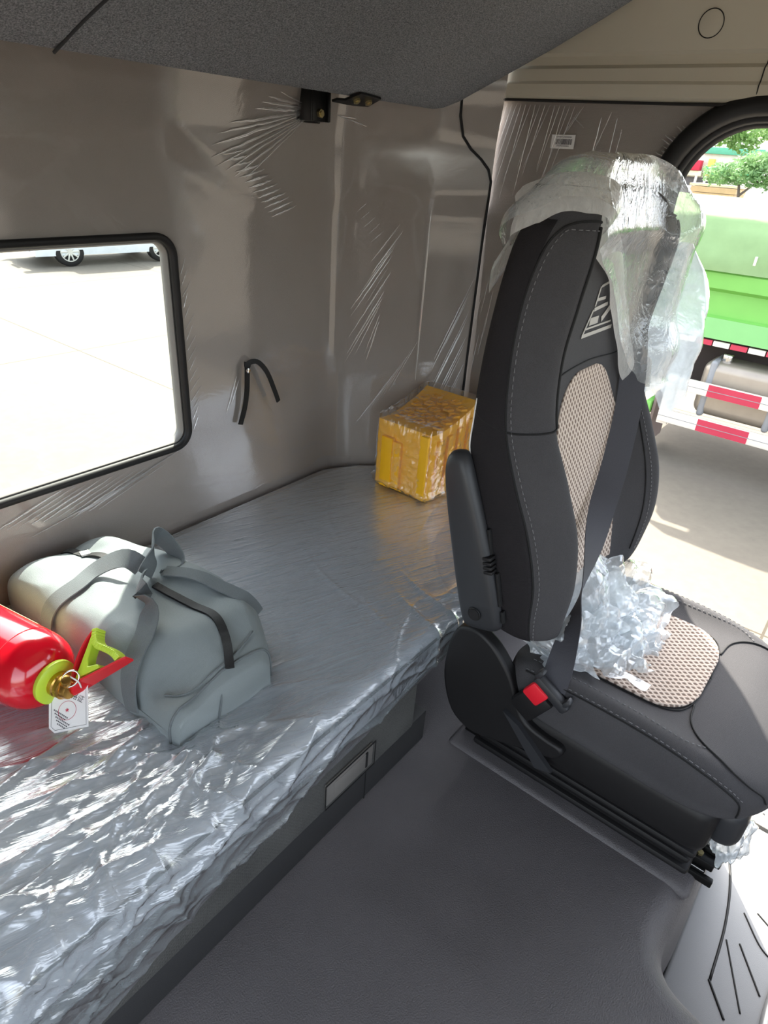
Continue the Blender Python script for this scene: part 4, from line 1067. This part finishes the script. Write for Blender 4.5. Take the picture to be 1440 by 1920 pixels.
for o in (o1, o2):
    bv = o.modifiers.new('bevel', 'BEVEL'); bv.width = .0012; bv.segments = 2
lm = MB()
e1 = (T1 - H).normalized(); e2 = (T2 - H).normalized(); L1_, L2_ = (T1 - H).length, (T2 - H).length
def vp(a, c, z=0.): return H + e1 * (L1_ * a) + e2 * (L2_ * c) + Vector((0, 0, z))
arc = spline([tuple(vp(.98, .05)), tuple(vp(.74, .12)), tuple(vp(.56, .24)), tuple(vp(.44, .40)), tuple(vp(.30, .58)), tuple(vp(.17, .72)), tuple(vp(.05, .82))], 20)
for i in range(20):
    a, c = arc[i], arc[i + 1]; t_ = (c - a).normalized(); s2 = NV.cross(t_) * .0048
    lm.prism([p - NV * .010 for p in (a - s2, c - s2 + t_ * .0005, c + s2 + t_ * .0005, a + s2)], NV * .020)
lm.prism([p - NV * .009 for p in (vp(.0, .03), vp(.95, .03), vp(.95, .10), vp(.60, .13), vp(.34, .15), vp(.16, .22), vp(.12, .42), vp(.02, .50))], NV * .018)
lo_ = lm.build('lever_liner', M['lime'], ex, 30, label='lime plastic liner between the red levers')
bv = lo_.modifiers.new('bevel', 'BEVEL'); bv.width = .0015; bv.segments = 2
rg = hv + Vector((.004, -.002, .020))
MB().tube([rg + Vector((.6, .2, .77)).normalized() * .012 * math.cos(2 * PI * k / 28) + Vector((.7, -.6, -.2)).normalized() * .011 * math.sin(2 * PI * k / 28) for k in range(28)], .0014, 8, closed=True).build('safety_ring', M['chrome'], ex, 179)

# inspection tag hanging from the ring
tgt = thing('inspection_tag', (.28, .76, .34), 'white printed card tag hanging from the extinguisher ring', 'tag')
TR, TL, BL, BR_ = Vector((.3085, .7585, .376)), Vector((.268, .800, .362)), Vector((.243, .768, .316)), Vector((.2935, .7235, .318))
BR_ = TR + BL - TL
def tp(a, c, d=0.):
    p = TL.lerp(TR, a).lerp(BL.lerp(BR_, a), c); n = (TR - TL).cross(BL - TL).normalized()
    if n.y > 0: n = -n
    return p + n * d
ol = [(.0, .10), (.10, 0), (1, 0), (1, 1), (.14, 1), (.0, .86)]
_n = tp(0, 0, 1) - tp(0, 0)
MB().prism([tp(a, c) for a, c in ol], -_n * .0006).build('card', M['paper'], tgt)
Lw, Lh = (TR - TL).length, (BL - TL).length
def txt(body, a, c, size, rot, mat, name):
    cu_ = bpy.data.curves.new('t', 'FONT'); cu_.body = body; cu_.size = size; cu_.align_x = 'CENTER'; cu_.align_y = 'CENTER'; cu_.resolution_u = 3
    ob = bpy.data.objects.new('t', cu_); COL.objects.link(ob); dg = bpy.context.evaluated_depsgraph_get(); me = bpy.data.meshes.new_from_object(ob.evaluated_get(dg))
    bpy.data.objects.remove(ob); b = MB(); cr_, sr = math.cos(rot), math.sin(rot); vs = []
    for v in me.vertices:
        x, y = v.co.x * cr_ - v.co.y * sr, v.co.x * sr + v.co.y * cr_
        vs.append(tp(a + x / Lw, c - y / Lh, .0005))
    if vs: b.add(vs, [tuple(p.vertices) for p in me.polygons]); b.build(name, mat, tgt)
txt('合格证', .66, .235, .0105, math.radians(-32), M['ink'], 'heading')
st5 = []
for k in range(10):
    r_ = .0034 if k % 2 == 0 else .0014; a = PI / 2 + PI * k / 5; st5.append(tp(.47 + r_ * math.cos(a) / Lw, .52 - r_ * math.sin(a) / Lh, .0006))
MB().prism(st5, _n * .0002).build('star', M['ink_red'], tgt)
MB().tube([tp(.47 + .0135 * math.cos(2 * PI * k / 40) / Lw, .53 + .0135 * math.sin(2 * PI * k / 40) / Lh, .0005) for k in range(40)], .00028, 5, closed=True).build('stamp_ring', M['ink_red'], tgt, 179)
ln = MB()
for j in range(5):                                         # rows of print, too small to read
    c0 = .44 + .085 * j; a0 = .14 + .02 * j
    for k in range(9 - (j % 2) * 2):
        a, c = a0 + .040 * k, c0 + .030 * k
        if a < .95 and c < .93: ln.prism([tp(a, c, .0005), tp(a + .026, c + .018, .0005), tp(a + .014, c + .042, .0005), tp(a - .012, c + .024, .0005)], _n * .0001)
ln.build('print', M['ink'], tgt)
MB().tube([tp(a, c, .0004) for a, c in ((.08, .1), (.12, .06), (.95, .06), (.95, .94), (.16, .94), (.06, .84))], .00025, 4, closed=True).build('border_line', M['ink'], tgt)
MB().tube([tp(.86, .13, .001)] + spline([tuple(tp(.86, .1, .002)), tuple(rg + Vector((.006, -.01, -.004))), tuple(rg + Vector((0, 0, .004)))], 8), .0012, 6).build('tie', M['paper'], tgt, 179)

# ================================================================== OUTSIDE
GZ = -1.70
t = NT('concrete'); v = t.obj(); big = t.noise(v, .35, 5); fine = t.noise(v, 12, 5); grain_ = t.noise(v, 120, 2)
br_ = t.n('ShaderNodeTexBrick', Vector=v, Scale=.22, _offset=0.); t.set(br_, 'Mortar Size', .0022); t.set(br_, 'Brick Width', 1.); t.set(br_, 'Row Height', 1.); t.set(br_, 'Color1', (1, 1, 1, 1)); t.set(br_, 'Color2', (.96, .96, .96, 1)); t.set(br_, 'Mortar', (.45, .43, .4, 1))
col = t.mixc(t.math('ADD', t.math('MULTIPLY', big, .5), t.math('MULTIPLY', fine, .5)), srgb(94, 88, 80), srgb(124, 117, 105))
mm = t.n('ShaderNodeMix', _data_type='RGBA', _blend_type='MULTIPLY'); t.set(mm, 'i0', 1.); t.set(mm, 'i6', col); t.set(mm, 'i7', br_.outputs[0])
M['concrete'] = t.done(t.bsdf(mm.outputs[2], .85, 0, .2, t.bump(grain_, .2, .003)))
struct(MB().box((-40, -30, GZ - .2), (70, 70, GZ)).build('ground', M['concrete']))

G1 = m_plain('truck_green', srgb(122, 186, 92), .45, spec=.4, var=.06); G2 = m_plain('truck_green_light', srgb(140, 204, 134), .45, spec=.4, var=.05)
M['tarp'] = m_plain('tarp_green', srgb(136, 164, 116), .75, spec=.15, var=.12)
M['white_paint'] = m_plain('white_paint', srgb(226, 218, 206), .5); M['red_paint'] = m_plain('red_paint', srgb(188, 52, 76), .5)
M['alu'] = m_plain('tank_metal', srgb(168, 158, 146), .38, .55); M['strap_grey'] = m_plain('strap_grey', srgb(150, 152, 156), .5, .2); M['dark'] = m_plain('chassis_dark', srgb(46, 38, 36), .8); M['flap'] = m_plain('flap_grey', srgb(128, 112, 108), .8)
tr = thing('dump_truck', (7.8, 0, GZ), 'bright green dump truck parked beyond the open doorway', 'truck')
X = 7.23
def side(name, prof, y0, y1, mat, parent, n=40, wob=0., sharp=40):
    b = MB()
    def fn(u, v):
        a = v * (len(prof) - 1); i = min(len(prof) - 2, int(a)); f = a - i; y = lerp(y0, y1, u)
        x, z = lerp(prof[i][0], prof[i + 1][0], f), lerp(prof[i][1], prof[i + 1][1], f)
        k = wob * fbm((y * .9, z * 1.5, 2), 1.2, 3) if wob else 0
        return Vector((x - k, y, z + k * .3 * (1 if v > .5 else .1)))
    b.grid(fn, n, (len(prof) - 1) * (4 if wob else 1)); return b.build(name, mat, parent, sharp)
cb = side('cargo_body', [(X + .30, -.36), (X + .16, -.36), (X + .05, -.15), (X + .10, -.13), (X + .10, .09), (X + .01, .13), (X, .27), (X + .03, .30), (X + 2.3, .30)], -4.6, 2.45, G1, tr)
side('lower_rail', [(X + .28, -.38), (X + .10, -.36), (X + .045, -.15)], -4.6, 2.44, G2, cb)
MB().box((X + .12, 2.40, -.36), (X + 2.3, 2.47, .30)).build('end_board', G1, cb); MB().box((X + .2, -4.65, -.36), (X + 2.3, -4.58, .30)).build('end_board', G1, cb)
q = MB()
for y in (1.93, .2, -1.5): MB().box((X + .02, y - .03, .02), (X + .10, y + .03, .11), .01).build('hook_bracket', G1, cb)
side('tarpaulin', [(X - .012, .29), (X - .012, .42), (X + .03, .62), (X + .12, .76), (X + .35, .84), (X + 1.15, .90), (X + 2.2, .80), (X + 2.31, .29)], -4.65, 2.6, M['tarp'], tr, 140, .06, 179)
q = MB()
for y in (1.72, 1.28, .9, .4, -.1): MB().box((X - .03, y - .012, .38), (X - .015, y + .012, .46), .003).build('tarp_tie', M['white_paint'], tr)
for k in range(16):
    y1 = 1.78 - .16 * k * 1.05
    MB().box((X + .10, y1 - .155, -.43), (X + .13, y1, -.38)).build('reflective_stripe', M['red_paint'] if k % 2 else M['white_paint'], tr)
MB().box((X + .4, -4.5, -.95), (X + 1.9, 2.4, -.42)).build('chassis', M['dark'], tr)
tk = MB(); tk.box((X + .05, -.30, -1.14), (X + .62, 1.46, -.57), .10, seg=5); tank = tk.build('fuel_tank', M['alu'], tr)
MB().cyl((X + .20, 1.28, -.585), (X + .20, 1.28, -.50), .055, 24, bev=.01).build('filler_cap', M['chrome'], tank)
q = MB()
for y in (1.36, .72, .1): MB().box((X + .035, y - .035, -1.155), (X + .63, y + .035, -.555), .10, seg=5).build('tank_strap', M['strap_grey'], tank)
gd = MB(); gd.box((X - .08, 1.62, -1.30), (X - .03, 1.735, -.76), .008); g_ = gd.build('side_guard', M['white_paint'], tr)
def bar(z0, z1, name):
    b = MB(); b.box((X - .10, -2.6, z0), (X - .05, 1.73, z1), .008); o = b.build(name, M['white_paint'], g_)
    q = MB()
    for y in (1.32, .22, -.9): MB().box((X - .1025, y - .50, z0 + .004), (X - .098, y, z1 - .004), .0).build('red_band', M['red_paint'], o)
    MB().box((X - .104, -2.6, (z0 + z1) / 2 - .003), (X - .1025, 1.73, (z0 + z1) / 2 + .003)).build('rail_groove', M['strap_grey'], o)
bar(-.895, -.765, 'guard_rail'); bar(-1.27, -1.135, 'guard_rail')
MB().box((X + .0, 1.80, -1.62), (X + .55, 1.83, -1.0)).build('mud_flap', M['flap'], tr)
MB().box((X - .05, 1.84, -1.25), (X + .5, 1.90, -1.10), .01).build('fender', G1, tr)
for y in (2.55, -3.6):
    MB().lathe((X + .10, y, GZ + .52), (1, 0, 0), [(0, .30), (0, .46), (.03, .51), (.08, .52), (.24, .52), (.29, .50), (.30, .30)], 36).lathe((X + .12, y, GZ + .52), (1, 0, 0), [(.08, .02), (.06, .1), (.05, .29), (.0, .31)], 24).build('wheel', M['rubber'], tr)

def car(name, loc, rz, L, W, H, body, label, group=None):
    c = thing(name, loc, label, 'car'); c.rotation_euler = (0, 0, rz)
    pr = [(0, .28, .62), (.03, .50, .80), (.10, .62, .92), (.24, .70, .97), (.34, 1.0, .86), (.44, H, .78), (.66, H + .02, .78), (.84, .98, .84), (.95, .82, .95), (1., .42, .8)]
    b = MB()
    def fn(u, v):
        a = v * (len(pr) - 1); i = min(len(pr) - 2, int(a)); f = a - i; x = lerp(pr[i][0], pr[i + 1][0], f) * L - L / 2; zt = lerp(pr[i][1], pr[i + 1][1], f); ww = lerp(pr[i][2], pr[i + 1][2], f)
        s_ = [(-.96, .24), (-1., .42), (-1., .62), (-.97, min(zt, .82)), (-.80, zt - .05), (-.6, zt), (.6, zt), (.80, zt - .05), (.97, min(zt, .82)), (1., .62), (1., .42), (.96, .24)]
        k = u * (len(s_) - 1); j = min(len(s_) - 2, int(k)); g = k - j
        wk = lambda q: q * W / 2 * (1 if abs(q) > .9 else ww)
        return Vector((x, lerp(wk(s_[j][0]), wk(s_[j + 1][0]), g), lerp(s_[j][1], s_[j + 1][1], g)))
    b.grid(fn, 44, 54); loc_ = Vector(loc); rzv = c.rotation_euler.copy()
    for i, p in enumerate(b.v): b.v[i] = tuple(Vector(p) + loc_)
    bo = b.build('car_body', body, c, 35)
    def wb(lo, hi, nm, mat, bev=.01, par=bo):
        b = MB().box(lo, hi, bev)
        for i, p in enumerate(b.v): b.v[i] = tuple(Vector(p) + loc_)
        return b.build(nm, mat, par)
    wb((-L * .13, -W / 2 * .96, .88), (L * .31, W / 2 * .96, H - .10), 'side_window', M['glassdark'], .08)
    wb((-L / 2 + .0, -W / 2 * .75, .50), (-L / 2 + .30, -W / 2 * .98, .64), 'headlight', M['chrome'], .03)
    wb((-L / 2 + .02, -W / 2 * .5, .30), (-L / 2 + .06, W / 2 * .5, .40), 'lower_grille', M['rubber'], .01)
    wb((-L / 2 - .01, -.25, .40), (-L / 2 + .02, .25, .51), 'number_plate', M['paper'], .005)
    for sx in (-.30, .29):
        for sy in (-1, 1):
            b = MB(); o = Vector((sx * L, sy * W / 2 * .98, .32)) + loc_; d = Vector((0, sy, 0))
            b.lathe(o - d * .2, d, [(0, .2), (0, .29), (.02, .32), (.19, .32), (.205, .30), (.205, .215), (.16, .20), (.15, .02)], 32); wh = b.build('wheel', M['rubber'], c)
            b = MB()
            for k in range(10):
                a = 2 * PI * k / 10; e = Vector((math.cos(a), 0, math.sin(a))); b.obox(o + e * .115 - d * .0, e, d.cross(e), d, (.17, .036, .02), .006)
            b.cyl(o - d * .012, o + d * .012, .05, 20); b.tube([o + Vector((math.cos(2 * PI * k / 32), 0, math.sin(2 * PI * k / 32))) * .205 for k in range(32)], .012, 6, closed=True)
            b.build('wheel_rim', M['rim'], wh)
    return c
M['glassdark'] = m_plain('tinted_glass', srgb(40, 46, 50), .08, spec=.8); M['rim'] = m_plain('alloy', srgb(206, 204, 196), .35, .4)
car('car', (9.05, 16.0, GZ), math.radians(-7), 3.76, 1.72, 1.45, m_plain('car_white', srgb(222, 226, 228), .25, spec=.6), 'white car with ten-spoke wheels parked beyond the rear window')
car('car', (15.9, 4.6, GZ), math.radians(95), 4.6, 1.85, 2.18, m_plain('car_silver', srgb(206, 222, 228), .25, spec=.6), 'pale silver-blue car roof showing over the green truck')

# trees, stacked crates and shop building beyond the truck
M['bark'] = m_plain('bark', srgb(98, 84, 78), .9, grain=.5, gscale=8)
def leafm(name, c, c2):
    t = NT(name); col = t.mixc(t.noise(t.obj(), 2.5, 3), c, c2)
    return t.done(t.mix(.35, t.bsdf(col, .6, 0, .3), t.n('ShaderNodeBsdfTranslucent', Color=col).outputs[0]))
L1 = leafm('leaf_a', srgb(84, 128, 76), srgb(140, 172, 96)); L2 = leafm('leaf_b', srgb(96, 138, 98), srgb(158, 190, 122))
def tree(name, base, trunks, blobs, mat, label, n=1500, ls=.10):
    o = thing(name, base, label, 'tree', 'trees beyond the green truck'); b = MB()
    for pts, r in trunks:
        P = spline(pts, 16); b.tube(P, [lerp(r, r * .45, i / 16) for i in range(17)], 8)
    b.build('trunk', M['bark'], o, 179); b = MB()
    for (c, r) in blobs:
        for k in range(int(n * r[0] * r[2])):
            d = Vector((rnd.gauss(0, 1), rnd.gauss(0, 1), rnd.gauss(0, 1))).normalized() * rnd.uniform(.35, 1.) ** .6
            p = Vector(c) + Vector((d.x * r[0], d.y * r[1], d.z * r[2])) * (1 + .25 * mnoise.noise(d * 2.3 + Vector(c)))
            a = Vector((rnd.gauss(0, 1), rnd.gauss(0, 1), rnd.gauss(0, .6))).normalized(); e = a.orthogonal().normalized(); e = (e + a.cross(e) * rnd.uniform(-1, 1)).normalized(); s_ = ls * rnd.uniform(.6, 1.3)
            b.add([p - a * s_, p + e * s_ * .45, p + a * s_, p - e * s_ * .45], [(0, 1, 2, 3)])
    b.build('foliage', mat, o, 0.1); return o
tree('tree', (19, 4.15, GZ), [([(19, 4.08, GZ), (19, 4.12, -.3), (19, 4.18, .5), (19, 4.28, 1.0)], .06), ([(19, 4.2, .7), (19, 3.9, 1.0), (19, 3.6, 1.3)], .03)],
     [((19, 4.75, 1.12), (.4, .42, .26)), ((19, 4.25, 1.2), (.5, .5, .32)), ((19, 3.7, 1.25), (.5, .55, .42)), ((19, 3.2, 1.3), (.5, .5, .4)), ((19, 4.0, 1.45), (.4, .4, .2))], L2, 'small round-headed tree in front of the tan crates', 5200, .06)
tree('tree', (21, 6.0, GZ), [([(21, 6.28, GZ), (21, 6.30, .4), (21, 6.32, .95), (21, 6.2, 1.45), (21, 5.9, 1.8), (21, 5.6, 2.1)], .10), ([(21, 6.68, .2), (21, 6.45, .8), (21, 6.32, 1.1)], .05), ([(21, 6.3, 1.1), (21, 6.5, 1.6), (21, 6.4, 2.1)], .05)],
     [((21, 5.5, 2.15), (.6, .65, .38)), ((21, 4.8, 2.3), (.7, .7, .45)), ((21, 6.0, 2.35), (.5, .6, .35)), ((21, 4.9, 1.85), (.4, .5, .25))], L1, 'leaning tree with a bare forked trunk, nearest the black door seal', 2200, .08)
tree('tree', (25.5, 4.6, GZ), [([(25.5, 4.6, GZ), (25.5, 4.65, 1.0), (25.5, 4.7, 2.4)], .10)],
     [((25.5, 4.8, 3.0), (.8, .9, .6)), ((25.5, 6.1, 3.1), (.8, .9, .6)), ((25.5, 3.8, 2.9), (.9, .9, .7)), ((25.5, 5.4, 2.5), (.6, .7, .4))], leafm('leaf_c', srgb(122, 152, 84), srgb(178, 204, 118)), 'tall pale green tree behind the small round tree', 1800, .09)
for (y0, y1, z1) in ((4.95, 6.22, .80),):
    cs = thing('crate_stack', (22.5, 5.6, GZ), 'long stack of tan timber boards behind the trees', 'timber stack')
    q = MB()
    for k in range(16):
        z = GZ + (z1 - GZ) * k / 16; q.box((22.0 + .03 * rnd.random(), y0 + .04 * rnd.random(), z), (23.2, y1 - .03 * rnd.random(), z + (z1 - GZ) / 16 - .012))
    q.build('boards', m_plain('timber', srgb(204, 172, 128), .8, var=.15), cs); MB().box((22.02, y0 - .02, z1), (23.2, y1 + .05, z1 + .06)).build('top_sheet', m_plain('timber_light', srgb(224, 204, 170), .8), cs)
gb = tag(MB().box((23.6, 6.35, GZ), (24.6, 7.35, .75), .03).build('container', m_plain('container_grey', srgb(176, 180, 184), .6)), 'pale grey box container left of the timber stack', 'container')
gb2 = tag(MB().box((22.5, 2.6, GZ), (23.6, 4.2, .78), .03).build('container', m_plain('container_blue', srgb(170, 186, 196), .6)), 'pale blue-grey container behind the small tree', 'container')
fe = tag(MB().box((17.5, 1.0, GZ), (17.6, 4.55, .40), .01).build('low_fence', m_plain('fence_green', srgb(58, 120, 100), .7)), 'low dark green barrier behind the green truck', 'barrier')
bd_ = thing('shop_building', (36, 8, GZ), 'white shop building with red awning far behind the trees', 'building')
MB().box((34.6, 4.0, GZ), (44, 15, 4.6)).build('wall', m_plain('shop_wall', srgb(232, 226, 216), .8), bd_)
MB().box((34.2, 9.5, 1.22), (34.6, 12.5, 1.62), .02).build('awning', m_plain('awning_red', srgb(206, 48, 72), .7), bd_)
MB().box((34.3, 9.4, 1.0), (34.58, 12.5, 1.21), .01).build('cream_fascia', m_plain('fascia_cream', srgb(232, 224, 190), .7), bd_)
MB().box((34.55, 8.6, .2), (34.62, 12.4, .95), .01).build('shopfront', m_plain('shopfront_dark', srgb(96, 92, 92), .6), bd_)
MB().box((34.3, 7.0, 1.10), (34.6, 9.3, 1.40), .01).build('green_fascia', m_plain('fascia_green', srgb(84, 176, 120), .7), bd_)
MB().box((34.4, 9.0, 1.0), (34.6, 9.25, 1.7), .01).build('yellow_panel', m_plain('panel_yellow', srgb(226, 202, 96), .7), bd_)
MB().box((34.4, 6.0, 1.9), (34.6, 9.6, 2.15), .01).build('green_fascia', m_plain('fascia_teal', srgb(96, 176, 142), .7), bd_)
for y in (9.15, 9.55): MB().box((34.2, y - .05, GZ), (34.3, y + .05, 1.0), .01).build('post', M['white_paint'], bd_)

# ================================================================== light and camera
wd = bpy.data.worlds.new('world'); SC.world = wd; wd.use_nodes = True; nt = wd.node_tree; nt.nodes.clear()
sky = nt.nodes.new('ShaderNodeTexSky'); sky.sky_type = 'NISHITA'; sky.sun_disc = False
SD = Vector((.528, .480, .700)).normalized()
sky.sun_elevation = math.asin(SD.z); sky.sun_rotation = math.atan2(SD.x, SD.y); sky.air_density = 1.2; sky.dust_density = 3.0; sky.ozone_density = 1.
bgd = nt.nodes.new('ShaderNodeBackground'); bgd.inputs[1].default_value = SKY_STRENGTH; wo = nt.nodes.new('ShaderNodeOutputWorld')
hs = nt.nodes.new('ShaderNodeHueSaturation'); hs.inputs['Saturation'].default_value = .42
nt.links.new(sky.outputs[0], hs.inputs['Color']); nt.links.new(hs.outputs[0], bgd.inputs[0]); nt.links.new(bgd.outputs[0], wo.inputs[0])
sl_ = bpy.data.lights.new('sun', 'SUN'); sl_.energy = SUN_STRENGTH; sl_.angle = math.radians(.6); sl_.color = (1, .94, .82)
so = bpy.data.objects.new('sun', sl_); COL.objects.link(so); so.rotation_euler = (-SD).to_track_quat('-Z', 'Y').to_euler(); so.location = (4, 4, 8)
cam = bpy.data.cameras.new('camera'); cam.sensor_fit = 'VERTICAL'; cam.sensor_height = 36.; cam.sensor_width = 27.; cam.lens = 36. * 1210 / 1920; cam.clip_start = .02; cam.clip_end = 300
co = bpy.data.objects.new('camera', cam); COL.objects.link(co)
Rw = ((.6264, -.7768, .0651), (-.3451, -.3513, -.8703), (.6989, .5227, -.4881))
r_, d_, f_ = (Vector(k).normalized() for k in Rw)
mw = Matrix((r_, -d_, -f_)).transposed().to_4x4(); mw.translation = Vector((0, 0, 1.1)); co.matrix_world = mw; SC.camera = co
vs_ = SC.view_settings; vs_.view_transform = 'Standard'; vs_.look = 'None'; vs_.gamma = 1; vs_.exposure = EXPOSURE; vs_.use_curve_mapping = False
